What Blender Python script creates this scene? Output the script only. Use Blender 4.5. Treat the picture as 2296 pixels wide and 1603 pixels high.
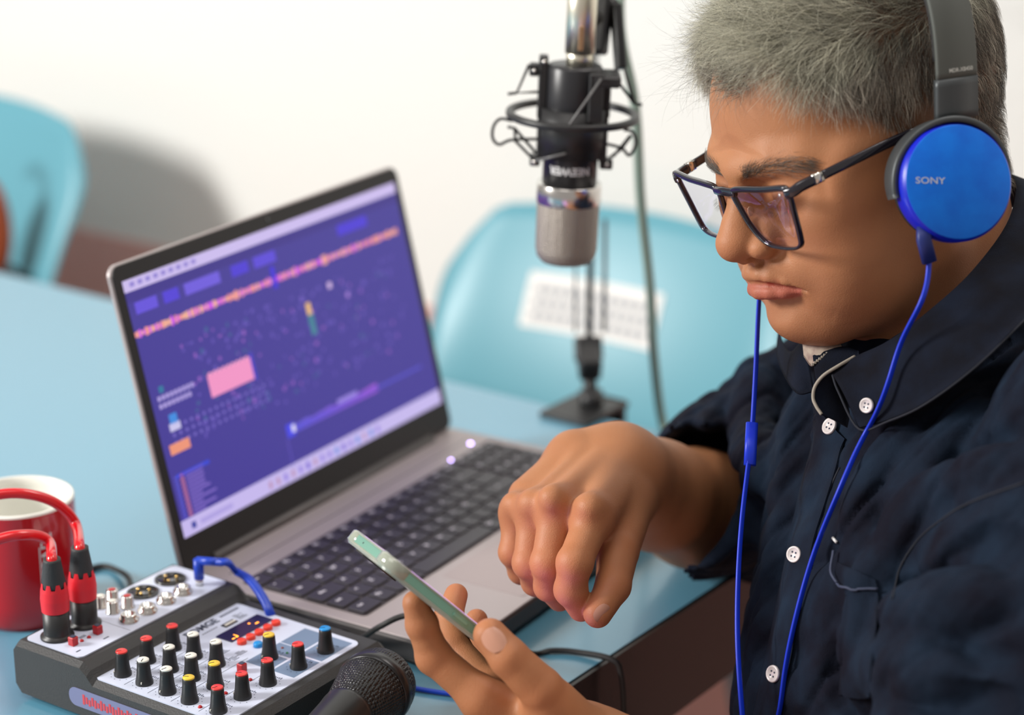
import bpy, math, random
import numpy as np
from mathutils import Vector, Matrix

sc = bpy.context.scene
for o in list(bpy.data.objects):
    bpy.data.objects.remove(o)
col = sc.collection
PI = math.pi
rng = np.random.default_rng(7)

# ------------------------------------------------------------------ camera
FPX, PITCH, CAMH = 4869.54, 0.324385, 0.676348
CR = np.array([1, 0, 0.0013]); CU = np.array([-0.0014, 0.318726, 0.947846]); CF = np.array([0, 0.947847, -0.318726])
CO = np.array([0, 0, CAMH])
cam_d = bpy.data.cameras.new('camera'); cam = bpy.data.objects.new('camera', cam_d); col.objects.link(cam)
cam_d.sensor_fit = 'HORIZONTAL'; cam_d.sensor_width = 36; cam_d.lens = FPX / 2296 * 36
cam_d.clip_start = 0.05; cam_d.clip_end = 50
cam.location = CO; cam.rotation_euler = (PI / 2 - PITCH, 0, 0)
cam_d.dof.use_dof = True; cam_d.dof.focus_distance = 1.375; cam_d.dof.aperture_fstop = 3.4
sc.camera = cam
# ------------------------------------------------------------------ light
vs = sc.view_settings
sc.display_settings.display_device = 'sRGB'
vs.view_transform = 'Standard'; vs.look = 'None'; vs.gamma = 1; vs.use_curve_mapping = False; vs.exposure = 0.0
w = bpy.data.worlds.new('room_light'); sc.world = w; w.use_nodes = True
w.node_tree.nodes['Background'].inputs[0].default_value = (1.0, 0.93, 0.88, 1)
w.node_tree.nodes['Background'].inputs[1].default_value = 0.38
def area(name, loc, target, size, power, color=(1, 1, 1), sy=None):
    d = bpy.data.lights.new(name, 'AREA'); d.energy = power; d.size = size; d.color = color
    if sy: d.shape = 'RECTANGLE'; d.size_y = sy
    o = bpy.data.objects.new(name, d); col.objects.link(o); o.location = loc
    o.rotation_euler = (Vector(target) - Vector(loc)).to_track_quat('-Z', 'Y').to_euler()
    return o
area('window_light', (-2.7, 0.95, 1.35), (0.1, 1.7, 0.1), 0.7, 106, (1.0, 0.98, 0.94), 0.7)
area('ceiling_light', (-0.4, 0.5, 2.3), (0.1, 1.5, 0.0), 1.2, 14, (1.0, 0.95, 0.9))

area('lower_wall_fill', (0.95, 1.75, 2.3), (0.25, 2.1, -0.4), 1.0, 26, (1.0, 0.93, 0.88))  # unseen fill, added to brighten the lower wall behind the table

def at(px, py, z):
    """point of the room at camera depth z seen at photo pixel (px, py)"""
    return CO + z * (CF + CR * (px - 1148) / FPX + CU * (801.5 - py) / FPX)
def ground(px, py, h=0.0):
    d = CF + CR * (px - 1148) / FPX + CU * (801.5 - py) / FPX
    return CO + d * ((h - CO[2]) / d[2])

# ------------------------------------------------------------------ object helpers
def tag(o, label=None, cat=None, group=None, kind=None):
    if label: o['label'] = label
    if cat: o['category'] = cat
    if group: o['group'] = group
    if kind: o['kind'] = kind
    return o
def empty(name, loc=(0, 0, 0), M=None):
    o = bpy.data.objects.new(name, None); col.objects.link(o); o.empty_display_size = .02
    if M is not None: o.matrix_world = M
    else: o.location = loc
    return o
def link(name, me, mats=None, parent=None, smooth=True):
    o = bpy.data.objects.new(name, me); col.objects.link(o)
    if mats is not None:
        if not isinstance(mats, (list, tuple)): mats = [mats]
        for m in mats: me.materials.append(m)
    if smooth: me.shade_smooth() if hasattr(me, 'shade_smooth') else None
    if parent is not None: o.parent = parent
    return o
def frame(o, x, y, z):
    """4x4 matrix with the given origin and axes"""
    M = np.eye(4); M[:3, 0] = x; M[:3, 1] = y; M[:3, 2] = z; M[:3, 3] = o
    return Matrix(M.tolist())
def nrm(v):
    v = np.asarray(v, float); return v / (np.linalg.norm(v) + 1e-12)

class MB:
    """collects shapes with material slots into one mesh"""
    def __init__(s): s.v = []; s.f = []; s.m = []; s.n = 0; s.sm = []
    def add(s, V, F, m=0, smooth=True, T=None):
        V = np.asarray(V, float)
        if T is not None:
            T = np.array(T); V = V @ T[:3, :3].T + T[:3, 3]
        s.v.append(V); s.f += [tuple(i + s.n for i in f) for f in F]; s.m += [m] * len(F); s.sm += [smooth] * len(F); s.n += len(V)
        return s
    def box(s, lo, hi, m=0, b=0.0, T=None):
        """box with chamfered edges of size b"""
        lo = np.array(lo, float); hi = np.array(hi, float)
        if b <= 0:
            V = [(x, y, z) for z in (lo[2], hi[2]) for y in (lo[1], hi[1]) for x in (lo[0], hi[0])]
            F = [(0, 2, 3, 1), (4, 5, 7, 6), (0, 1, 5, 4), (2, 6, 7, 3), (0, 4, 6, 2), (1, 3, 7, 5)]
            return s.add(V, F, m, False, T)
        c = (lo + hi) / 2; h = (hi - lo) / 2; b = min(b, *(h * .98))
        V = []; idx = {}
        for sx in (-1, 1):
            for sy in (-1, 1):
                for sz in (-1, 1):
                    for ax in range(3):
                        q = h - b; q[ax] = h[ax]
                        idx[(sx, sy, sz, ax)] = len(V); V.append(c + q * (sx, sy, sz))
        F = []
        def face(l):
            a, b_, c_ = (np.array(V[i]) for i in l[:3])
            n = np.cross(b_ - a, c_ - b_)
            F.append(tuple(l) if n @ (np.mean([V[i] for i in l], 0) - c) > 0 else tuple(l[::-1]))
        for ax in range(3):
            for sg in (-1, 1):
                l = []
                for (p, q) in ((-1, -1), (1, -1), (1, 1), (-1, 1)):
                    k = [0, 0, 0]; k[ax] = sg; k[(ax + 1) % 3] = p; k[(ax + 2) % 3] = q
                    l.append(idx[(*k, ax)])
                face(l)
        for ax in range(3):
            for p in (-1, 1):
                for q in (-1, 1):
                    a1, a2 = (ax + 1) % 3, (ax + 2) % 3
                    l = []
                    for (e, A_) in ((-1, a1), (1, a1), (1, a2), (-1, a2)):
                        k = [0, 0, 0]; k[ax] = e; k[a1] = p; k[a2] = q; l.append(idx[(*k, A_)])
                    face(l)
        for sx in (-1, 1):
            for sy in (-1, 1):
                for sz in (-1, 1): face([idx[(sx, sy, sz, a)] for a in range(3)])
        return s.add(V, F, m, False, T)
    def rbox(s, w, d, z0, z1, r, m=0, n=6, T=None, c=(0, 0), bz=0.0):
        """slab w x d with rounded corners of radius r, and small edge chamfer bz"""
        P = []
        for k, (sx, sy) in enumerate(((1, 1), (-1, 1), (-1, -1), (1, -1))):
            for i in range(n + 1):
                a = PI / 2 * (k + i / n); P.append(((w / 2 - r) * sx + r * math.cos(a), (d / 2 - r) * sy + r * math.sin(a)))
        return s.prism([(x + c[0], y + c[1]) for x, y in P], z0, z1, m, T, bz)
    def prism(s, P, z0, z1, m=0, T=None, bz=0.0):
        P = np.array(P, float); n = len(P); c = P.mean(0)
        rings = [(z0, 1)] if bz <= 0 else [(z0, 0), (z0 + bz, 1)]
        rings += [(z1, 1)] if bz <= 0 else [(z1 - bz, 1), (z1, 0)]
        V = []
        nx = np.roll(P, -1, 0) - np.roll(P, 1, 0); nn = np.stack([nx[:, 1], -nx[:, 0]], 1); nn /= np.linalg.norm(nn, axis=1)[:, None] + 1e-12
        for z, full in rings:
            Q = P if full else P - nn * bz
            V += [(x, y, z) for x, y in Q]
        F = []
        for k in range(len(rings) - 1):
            for i in range(n):
                j = (i + 1) % n; F.append((k * n + i, k * n + j, (k + 1) * n + j, (k + 1) * n + i))
        F.append(tuple(range(n))[::-1]); F.append(tuple(range((len(rings) - 1) * n, len(rings) * n)))
        return s.add(V, F, m, False, T)
    def lathe(s, prof, n=32, m=0, T=None, smooth=True, cap=True):
        """profile [(r,z)...] spun about z"""
        V = []; F = []
        for r, z in prof:
            for i in range(n):
                a = 2 * PI * i / n; V.append((r * math.cos(a), r * math.sin(a), z))
        for k in range(len(prof) - 1):
            for i in range(n):
                j = (i + 1) % n; F.append((k * n + i, k * n + j, (k + 1) * n + j, (k + 1) * n + i))
        if cap:
            F.append(tuple(range(n))[::-1]); F.append(tuple(range((len(prof) - 1) * n, len(prof) * n)))
        return s.add(V, F, m, smooth, T)
    def tube(s, P, r, n=10, m=0, T=None, flat=None, up=None, closed=False):
        """tube along points; flat=(a,b) half-widths gives an elliptical section"""
        P = np.asarray(P, float); N = len(P)
        R = np.broadcast_to(np.asarray(r, float), (N,)) if flat is None else None
        if closed: Tn = np.roll(P, -1, 0) - np.roll(P, 1, 0)
        else: Tn = np.gradient(P, axis=0)
        Tn /= np.linalg.norm(Tn, axis=1)[:, None] + 1e-12
        u = nrm(np.cross(Tn[0], up if up is not None else ([0, 0, 1] if abs(Tn[0][2]) < .9 else [1, 0, 0])))
        V = []
        for i in range(N):
            if up is not None: u = nrm(np.cross(Tn[i], up))
            else: u = nrm(u - Tn[i] * (u @ Tn[i]))
            v = np.cross(Tn[i], u)
            for k in range(n):
                a = 2 * PI * k / n
                if flat is None: V.append(P[i] + R[i] * (math.cos(a) * u + math.sin(a) * v))
                else:
                    ca, sa = math.cos(a), math.sin(a)
                    ca = math.copysign(abs(ca) ** .6, ca); sa = math.copysign(abs(sa) ** .6, sa)
                    V.append(P[i] + flat[0] * ca * u + flat[1] * sa * v)
        F = []
        for i in range(N if closed else N - 1):
            for k in range(n):
                l = (k + 1) % n; i2 = (i + 1) % N; F.append((i * n + l, i * n + k, i2 * n + k, i2 * n + l))
        if not closed:
            F.append(tuple(range(n))); F.append(tuple(range((N - 1) * n, N * n))[::-1])
        return s.add(V, F, m, True, T)
    def sphere(s, c, r, m=0, n=16, T=None, sc=(1, 1, 1)):
        pr = [(max(1e-5, math.sin(PI * i / n)) * r, -math.cos(PI * i / n) * r) for i in range(n + 1)]
        t = np.diag([*sc, 1.0]); t[:3, 3] = c
        if T is not None: t = np.array(T) @ t
        return s.lathe(pr, 2 * n, m, t, cap=False)
    def build(s, name, mats, parent=None, M=None):
        me = bpy.data.meshes.new(name)
        me.from_pydata(np.concatenate(s.v).tolist(), [], s.f)
        me.polygons.foreach_set('material_index', s.m); me.polygons.foreach_set('use_smooth', s.sm)
        me.update()
        o = bpy.data.objects.new(name, me); col.objects.link(o)
        for mm in (mats if isinstance(mats, (list, tuple)) else [mats]): me.materials.append(mm)
        if parent is not None: o.parent = parent
        if M is not None: o.matrix_local = M
        return o

def spline(P, n=8, closed=False):
    """Catmull-Rom through the points"""
    P = np.asarray(P, float)
    Q = np.vstack([P[-1], P, P[0], P[1]]) if closed else np.vstack([2 * P[0] - P[1], P, 2 * P[-1] - P[-2]])
    out = []
    for i in range(1, len(Q) - 2):
        a, b, c, d = Q[i - 1:i + 3]
        for t in np.arange(n) / n:
            out.append(.5 * (2 * b + (c - a) * t + (2 * a - 5 * b + 4 * c - d) * t * t + (3 * b - a - 3 * c + d) * t ** 3))
    if not closed: out.append(P[-1])
    return np.array(out)
def align(p, q, roll=0):
    """matrix at p with z towards q"""
    z = nrm(np.subtract(q, p)); x = nrm(np.cross([0, 0, 1] if abs(z[2]) < .95 else [0, 1, 0], z)); y = np.cross(z, x)
    M = np.eye(4); M[:3, 0] = x; M[:3, 1] = y; M[:3, 2] = z; M[:3, 3] = p
    if roll: M = M @ np.array(Matrix.Rotation(roll, 4, 'Z'))
    return M
def text_mesh(txt, size, extrude=.0001, bold=0.0):
    """(verts, faces) of a line of lettering centred on the origin in the xy plane"""
    cu = bpy.data.curves.new('t', 'FONT'); cu.body = txt; cu.size = size; cu.extrude = extrude; cu.offset = bold
    cu.align_x = 'CENTER'; cu.align_y = 'CENTER'; cu.resolution_u = 3
    o = bpy.data.objects.new('t', cu); col.objects.link(o)
    dg = bpy.context.evaluated_depsgraph_get(); me = bpy.data.meshes.new_from_object(o.evaluated_get(dg))
    V = np.array([v.co[:] for v in me.vertices]); F = [tuple(p.vertices) for p in me.polygons]
    bpy.data.objects.remove(o); bpy.data.curves.remove(cu); bpy.data.meshes.remove(me)
    return V, F

# ------------------------------------------------------------------ materials
def mat(name, c, rough=.5, metal=0.0, coat=0.0, spec=.5, sss=0.0, emit=None, es=1.0, noise=None, bump=None, attr=None, sheen=0, alpha=None):
    m = bpy.data.materials.new(name); m.use_nodes = True; nt = m.node_tree; N = nt.nodes; b = N['Principled BSDF']
    b.inputs['Base Color'].default_value = (*c, 1); b.inputs['Roughness'].default_value = rough
    b.inputs['Metallic'].default_value = metal; b.inputs['Coat Weight'].default_value = coat; b.inputs['Coat Roughness'].default_value = .08
    b.inputs['Specular IOR Level'].default_value = spec
    if sheen: b.inputs['Sheen Weight'].default_value = sheen
    if sss:
        b.inputs['Subsurface Weight'].default_value = sss; b.inputs['Subsurface Radius'].default_value = (1, .35, .2); b.inputs['Subsurface Scale'].default_value = .006
    if emit: b.inputs['Emission Color'].default_value = (*emit, 1); b.inputs['Emission Strength'].default_value = es
    tc = N.new('ShaderNodeTexCoord')
    if noise:   # (scale, amount, colour2)
        n = N.new('ShaderNodeTexNoise'); n.inputs['Scale'].default_value = noise[0]; n.inputs['Detail'].default_value = 4
        mx = N.new('ShaderNodeMix'); mx.data_type = 'RGBA'; mx.inputs[6].default_value = (*c, 1); mx.inputs[7].default_value = (*noise[2], 1)
        mr = N.new('ShaderNodeMapRange'); mr.inputs[1].default_value = .35; mr.inputs[2].default_value = .7; mr.inputs[4].default_value = noise[1]
        nt.links.new(tc.outputs['Object'], n.inputs['Vector']); nt.links.new(n.outputs['Fac'], mr.inputs[0])
        nt.links.new(mr.outputs[0], mx.inputs[0]); nt.links.new(mx.outputs[2], b.inputs['Base Color'])
    if attr:    # multiply colour by a colour attribute
        a = N.new('ShaderNodeAttribute'); a.attribute_name = attr
        mm = N.new('ShaderNodeMix'); mm.data_type = 'RGBA'; mm.blend_type = 'MULTIPLY'; mm.inputs[0].default_value = 1
        src = b.inputs['Base Color'].links[0].from_socket if b.inputs['Base Color'].links else None
        if src: nt.links.new(src, mm.inputs[6])
        else: mm.inputs[6].default_value = (*c, 1)
        nt.links.new(a.outputs['Color'], mm.inputs[7]); nt.links.new(mm.outputs[2], b.inputs['Base Color'])
    if bump:    # [(scale, distance), ...]
        prev = None
        for sc_, dist in bump:
            n = N.new('ShaderNodeTexNoise'); n.inputs['Scale'].default_value = sc_; n.inputs['Detail'].default_value = 3
            bp = N.new('ShaderNodeBump'); bp.inputs['Distance'].default_value = dist; bp.inputs['Strength'].default_value = 1
            nt.links.new(tc.outputs['Object'], n.inputs['Vector']); nt.links.new(n.outputs['Fac'], bp.inputs['Height'])
            if prev: nt.links.new(prev.outputs[0], bp.inputs['Normal'])
            prev = bp
        nt.links.new(prev.outputs[0], b.inputs['Normal'])
    return m
def srgb(r, g, b):
    f = lambda v: (v / 255 / 12.92) if v <= 10 else ((v / 255 + .055) / 1.055) ** 2.4
    return (f(r), f(g), f(b))
M_black = mat('black_plastic', (.018, .018, .019), .42)
M_rubber = mat('black_rubber', (.022, .022, .022), .6, bump=[(900, .0002)])
M_blackgloss = mat('gloss_black', (.012, .012, .013), .15, coat=.5)
M_chrome = mat('chrome', (.72, .70, .67), .2, 1)
M_white = mat('white_paint', (.78, .78, .78), .4)
M_gold = mat('gold_pin', (.9, .6, .2), .25, 1)
# ================================================================== SETTING
e1 = np.array([.811565, -.584262, 0]); e2 = np.array([.584262, .811565, 0]); UP = np.array([0, 0, 1.])
corner = np.array([.2981, 1.6830, 0])          # far right corner of the table
M_wall = mat('wall_paint', (.83, .83, .80), .9, bump=[(60, .0006)])
M_floor = mat('floor_tile', srgb(214, 178, 165), .45, noise=(3, .5, srgb(196, 158, 146)))
WALL_D = .50
wo = corner + e2 * WALL_D
Mw = frame(wo, e1, e2, UP)
tag(MB().box((-4, 0, -.75), (3, .1, 2.2)).build('wall_back', M_wall, None, Mw), kind='structure')
tag(MB().box((-4, -.014, -.75), (3, -.0005, -.67)).build('baseboard_back', M_white, None, Mw), kind='structure')
tag(MB().box((-4, -4.0, -.80), (3, .1, -.7505)).build('floor', M_floor, None, Mw), kind='structure')

M_dado = mat('pink_wall_paint', srgb(226, 176, 168), .8, bump=[(60, .0005)])
tag(MB().box((-4, -.004, -.668), (3, -.0005, -.125)).build('trim_1', M_dado, None, Mw), kind='structure')
# ------------------------------------------------------------------ table
M_table = mat('blue_laminate', srgb(92, 152, 178), .30, spec=.85, coat=.5, bump=[(500, .00006)])
M_edge = mat('dark_table_edge', (.016, .013, .013), .35)
tb = empty('table', M=frame(corner - UP * .0, e1, e2, UP))
tag(tb, 'rectangular table with pale blue laminate top and dark edge, carrying the laptop and mixer', 'table')
MB().rbox(2.2, 1.3, -.025, 0, .012, 0, 5, c=(-1.1, -.65)).build('tabletop', M_table, tb)
me_ = MB(); me_.box((-2.204, -.004, -.062), (.004, .0, -.001)); me_.box((0.0, -1.304, -.062), (.004, .004, -.001)); me_.box((-2.204, -1.304, -.062), (.004, -1.3, -.001)); me_.box((-2.204, -1.3, -.062), (-2.2, 0, -.001))
me_.build('edge_band', M_edge, tb)
MB().box((-.045, -1.25, -.09), (-.002, -.05, -.026), b=.003).box((-2.15, -.05, -.09), (-.05, -.004, -.026), b=.003).build('frame_rail', M_edge, tb)
for lx, ly in ((-.03, -.04), (-.03, -1.26), (-2.17, -.04), (-2.17, -1.26)):
    MB().rbox(.04, .04, -.748, -.026, .008, c=(lx, ly)).build('leg', M_edge, tb)

# ------------------------------------------------------------------ chairs
M_chair = mat('blue_chair_plastic', srgb(98, 160, 176), .38)
M_chair2 = mat('blue_chair_plastic_rim', srgb(96, 180, 205), .4)
M_metal = mat('grey_steel_tube', (.25, .25, .27), .35, .9)
def shell(w, h, bulge, round_, t=.012, n=28, mm=20, topcurve=.03):
    """moulded backrest with rounded upper corners, thickness and a turned rim"""
    V = []; F = []
    for side in (0, 1):
        for j in range(mm + 1):
            for i in range(n + 1):
                u = -1 + 2 * i / n; v = j / mm
                hw = w / 2 * (.84 + .16 * v)
                ex = 1 - max(0, (v - (1 - round_)) / round_) ** 5 * .10
                x = u * hw * ex
                z = v * h - topcurve * .5 * (u * u) * v - .9 * max(0, abs(u) - .78) ** 2 * v * v
                y = bulge * (u * u) - .06 * v * (1 - .3 * v) * -1
                y = -bulge * u * u * 1.0 + .10 * (v - .2) ** 2 + .05 * v
                edge = max(abs(u) ** 8, max(0, v) ** 14)
                if side: y += t * (1 - .8 * edge)
                V.append((x, y, z))
    K = (n + 1) * (mm + 1)
    for j in range(mm):
        for i in range(n):
            a = j * (n + 1) + i; F.append((a, a + 1, a + n + 2, a + n + 1)); F.append((K + a, K + a + n + 1, K + a + n + 2, K + a + 1))
    per = [i for i in range(n + 1)] + [j * (n + 1) + n for j in range(1, mm + 1)] + [mm * (n + 1) + i for i in range(n - 1, -1, -1)] + [j * (n + 1) for j in range(mm - 1, 0, -1)]
    for a, b in zip(per, per[1:] + per[:1]): F.append((b, a, K + a, K + b))
    return V, F
def chair(loc, xd, label, w=.47, h=.40, sticker=False):
    """stacking chair; xd: width direction, backrest front faces the table"""
    xd = nrm(xd); yd = np.cross(UP, xd)
    c = empty('chair', M=frame(loc, xd, yd, UP))
    tag(c, label, 'chair', None)
    V, F = shell(w, h, .045, .35)
    bk = MB().add(V, F).build('backrest', M_chair, c); bk.location = (0, 0, .46)
    s = MB()
    V, F = [], []
    n = 14
    for side in (0, 1):
        for j in range(n + 1):
            for i in range(n + 1):
                u = -1 + 2 * i / n; v = j / n
                V.append((u * w / 2 * (.92 + .06 * v), -v * .42 + .02, .44 + .02 * u * u - .015 * math.sin(v * PI) - .02 * max(0, v - .85) * 6 - side * .012))
    K = (n + 1) ** 2
    for j in range(n):
        for i in range(n):
            a = j * (n + 1) + i; F.append((a, a + n + 1, a + n + 2, a + 1)); F.append((K + a, K + a + 1, K + a + n + 2, K + a + n + 1))
    per = [i for i in range(n + 1)] + [j * (n + 1) + n for j in range(1, n + 1)] + [n * (n + 1) + i for i in range(n - 1, -1, -1)] + [j * (n + 1) for j in range(n - 1, 0, -1)]
    for a, b in zip(per, per[1:] + per[:1]): F.append((a, b, K + b, K + a))
    MB().add(V, F).build('seat', M_chair, c)
    MB().tube(spline([(-w * .40, .075, .60), (-w * .42, .045, .47), (-w * .40, -.02, .425), (-w * .4, -.35, .42)], 6), .011).tube(spline([(w * .40, .075, .60), (w * .42, .045, .47), (w * .40, -.02, .425), (w * .4, -.35, .42)], 6), .011).build('seat_frame', M_metal, c)
    for sx in (-1, 1):
        MB().tube([(sx * w * .40, -.02, .43), (sx * w * .46, .07, .002)], .011).build('leg', M_metal, c)
        MB().tube([(sx * w * .40, -.34, .42), (sx * w * .46, -.41, .002)], .011).build('leg', M_metal, c)
    if sticker:
        st = MB(); 
        def bx(x0, z0, x1, z1, m, d):
            q = []
            for (x, z) in ((x0, z0), (x1, z0), (x1, z1), (x0, z1)):
                u = x / (w / 2); v = (z) / h
                q.append((x, -.045 * u * u + .10 * (v - .2) ** 2 + .05 * v - d, z))
            st.add(q, [(0, 1, 2, 3)], m, False)
        N_ = 10
        x0, x1, z0, z1 = -.120, .050, .222, .280
        for i in range(N_):
            a = x0 + (x1 - x0) * i / N_; b = x0 + (x1 - x0) * (i + 1) / N_
            for k in range(4):
                bx(a, z0 + (z1 - z0) * k / 4, b, z0 + (z1 - z0) * (k + 1) / 4, 0, .0012)
        for k in range(3):
            for i in range(12):
                a = x0 + .012 + .0125 * i; bx(a, z1 - .020 - .014 * k, a + .009, z1 - .013 - .014 * k, 1, .0026)
        s_ = st.build('paper_label', [mat('white_label', (.8, .8, .78), .6), mat('label_print', (.3, .32, .36), .6)], c); s_.location = (0, 0, .46)
        s_['label'] = 'white printed paper label'
    return c
cc = at(1322, 690, 2.33)
chair((cc[0], cc[1], -.7495), e1, 'sky-blue plastic chair with a white printed label, behind the hanging microphone', .475, .355, True)
cl = at(-150, 462, 2.80)
chair((cl[0], cl[1], -.7495), e1, 'sky-blue plastic chair at the left edge of the photo, behind the laptop table', .47, .385)
# a bag hanging at the left chair
bo = at(-22, 520, 2.70)
bg = empty('shoulder_bag', (bo[0], bo[1], bo[2] - .05))
tag(bg, 'rounded brown-orange leather bag against the left chair, cut by the photo edge', 'bag')
MB().sphere((0, 0, .055), .05, 0, 14, sc=(.55, .4, 1.35)).build('pouch', mat('brown_leather', srgb(176, 84, 44), .45, noise=(30, .7, srgb(110, 46, 26)), bump=[(200, .0006)]), bg)
MB().sphere((.010, 0, -.030), .045, 0, 12, sc=(.8, .6, .9)).build('base_panel', M_black, bg)
MB().tube(spline([(0, 0, .115), (-.008, .01, .14), (-.02, .03, .15), (-.03, .05, .14)], 6), .004).build('strap', M_black, bg)
# ================================================================== LAPTOP
LY = 1.02467; LU = np.array([math.cos(LY), math.sin(LY), 0]); LV = np.array([math.sin(LY), -math.cos(LY), 0])
Lo = np.array([-.24669, 1.4557, 0])
M_deck = mat('laptop_grey', srgb(172, 162, 162), .42, .25)
M_side = mat('laptop_side', srgb(90, 86, 86), .45, .35)
M_bezel = mat('laptop_bezel', (.012, .011, .012), .5)
M_key = mat('laptop_key', srgb(48, 44, 52), .42)
M_legend = mat('key_legend', (.75, .72, .8), .5)
M_pad = mat('touchpad', srgb(164, 150, 150), .3, .25)
# frame: x = u (to the user's right), y = -v (away from the user), z up ; origin rear-left foot corner
lap = empty('laptop', M=frame(Lo, LU, -LV, UP))
tag(lap, 'open grey laptop with a purple lit screen, in the middle of the blue table', 'laptop')
b = MB(); b.rbox(.362, .245, .003, .0185, .010, 1, c=(.181, -.1225), bz=.002); b.rbox(.362, .245, .0185, .0200, .010, 0, c=(.181, -.1225), bz=.0005)
for (y0, y1, z0, z1) in ((-.035, -.047, .007, .0135), (-.062, -.078, .006, .0145), (-.088, -.101, .007, .0135), (-.112, -.125, .007, .0135), (-.15, -.156, .009, .013)):
    b.box((-.0004, y1, z0), (.002, y0, z1), 2)
for x in (.03, .33):
    for y in (-.02, -.22): b.lathe([(.006, .0002), (.006, .0035)], 12, 2, T=np.array(Matrix.Translation((x, y, 0))))
b.build('base', [M_deck, M_side, M_bezel], lap)
kb = MB(); kb.rbox(.3375, .1095, .0200, .0203, .004, 0, c=(.181, -.1063)).build('keyboard', mat('keyboard_well', srgb(84, 78, 82), .5, .2), lap)
kbo = lap.children[-1]
rows = [  # (list of (legend, width))
    [('Esc', 1)] + [('F%d' % i, 1) for i in range(1, 13)] + [('In', 1), ('Su', 1)],
    [('º', 1)] + [(c, 1) for c in '1234567890'] + [("'", 1), ('¡', 1), ('<', 2)],
    [('Tab', 1.5)] + [(c, 1) for c in 'QWERTYUIOP'] + [('`', 1), ('+', 1), ('', 1.5)],
    [('Bloq', 1.8)] + [(c, 1) for c in 'ASDFGHJKLÑ'] + [('´', 1), ('ç', 2.2)],
    [('Shift', 1.3), ('<', 1)] + [(c, 1) for c in 'ZXCVBNM,.-'] + [('Shift', 2.7)],
    [('Ctrl', 1.4), ('Fn', 1), ('', 1), ('Alt', 1), ('', 5.2), ('Gr', 1), ('Ctrl', 1.2), ('<', 1.05), ('v', 1.1), ('>', 1.05)]]
num = [['H', 'E', 'P', 'n'], ['B', '/', '*', '-'], ['7', '8', '9', '+'], ['4', '5', '6', ''], ['1', '2', '3', 'In'], ['0', '', '.', '']]
key_cache = {}
def key(u0, u1, v0, v1, leg):
    m = MB(); g = .0013; w_, d_ = u1 - u0 - g * 2, v1 - v0 - g * 2
    cx, cy = (u0 + u1) / 2, -(v0 + v1) / 2
    m.rbox(w_, d_, .0203, .0222, .0018, 0, 3, c=(cx, cy), bz=.0004)
    if leg:
        if leg not in key_cache: key_cache[leg] = text_mesh(leg, .0052 if len(leg) < 3 else .0034, .00003, .00009)
        V, F = key_cache[leg]
        if len(V): m.add(V + np.array([cx - min(.003, w_ * .15), cy + .002, .02226]), F, 1, False)
    m.build('key', [M_key, M_legend], kbo)
vy = .0525; ph = .108 / 6
for r, row in enumerate(rows):
    u = .0130; tot = sum(k[1] for k in row); un = .2745 / tot
    for lg, wd in row:
        key(u, u + un * wd, vy + r * ph, vy + (r + 1) * ph, lg); u += un * wd
    for k, lg in enumerate(num[r]):
        if r in (3, 5) and k == 3: continue
        if r == 5 and k == 1: continue
        w2 = 2 if (r == 5 and k == 0) else 1
        hh = 2 if (r in (2, 4) and k == 3) else 1
        key(.2905 + .0146 * k, .2905 + .0146 * (k + w2), vy + r * ph, vy + (r + hh) * ph, lg)
MB().rbox(.108, .070, .0200, .02025, .003, 0, c=(.152, -.2035)).build('touchpad', M_pad, lap)
hb = MB(); hb.tube([(.035, -.0085, .0205), (.327, -.0085, .0205)], .0052, 12); hb.box((.02, -.035, .02), (.342, -.034, .0201)); hb.build('hinge', M_side, lap)
pl_ = MB(); pl_.sphere((.338, -.042, .0202), .0016, 0, 8, sc=(1, 1, .3)); pl_.sphere((.292, -.052, .0224), .0013, 0, 8, sc=(1, 1, .3)); pl_.build('status_light', mat('violet_led', (.5, .4, 1), .5, emit=(.55, .4, 1), es=14), lap)
# lid
a = .23907
Ml = frame(np.array([0, -.010, .018]), (1, 0, 0), (0, math.sin(a), math.cos(a)), (0, -math.cos(a), math.sin(a)))
ld = MB(); ld.rbox(.362, .232, -.0055, -.0012, .009, 0, c=(.181, .119), bz=.0010); ld.rbox(.3595, .2295, -.0012, 0.0, .008, 1, c=(.181, .119), bz=.0003)
lido = ld.build('lid', [M_deck, M_bezel], lap, Ml)
# display picture: coloured areas of the program window, all emitted by the one screen
sv, sf, scol = [], [], []
SW, SH = .344, .194
def q(x0, y0, x1, y1, c, lvl=0, sk=0):
    """screen rectangle in fractions, y down"""
    n = len(sv); z = .0001 + .00003 * lvl
    for x, y in ((x0, y0), (x1, y0), (x1, y1), (x0, y1)): sv.append((.009 + x * SW, .028 + (1 - y) * SH, z))
    sf.append((n, n + 3, n + 2, n + 1)); scol.append(srgb(*c))
q(0, 0, 1, 1, (64, 54, 150), 0)
q(0, 0, 1, .045, (206, 190, 240), 1); q(0, .955 - .02, 1, 1, (200, 186, 240), 1)
for i in range(9): q(.02 + i * .025, .012, .035 + i * .025, .03, (150, 135, 215), 2)
q(.0, .045, 1, .085, (58, 46, 138), 1)
for (x0, x1, c) in ((.02, .09, 120), (.11, .16, 100), (.18, .30, 130), (.34, .40, 95), (.42, .5, 110), (.74, .86, 92)): q(x0, .09, x1, .135, (c - 20, c - 40, 190 + c // 4), 2)
rr = random.Random(3)
for i in range(150):   # waveform strip
    x = i / 150 * .97; hh = rr.uniform(.005, .016) * (1.3 if i % 17 < 3 else 1); t = rr.random()
    cc_ = (240, 120 + int(60 * t), 150) if t > .35 else (210, 90, 235)
    q(x, .205 - hh, x + .0072, .205 + hh, cc_, 2)
q(0, .196, .95, .214, (236, 130, 165), 1)
q(.47, .15, .485, .24, (60, 40, 220), 3)
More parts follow.
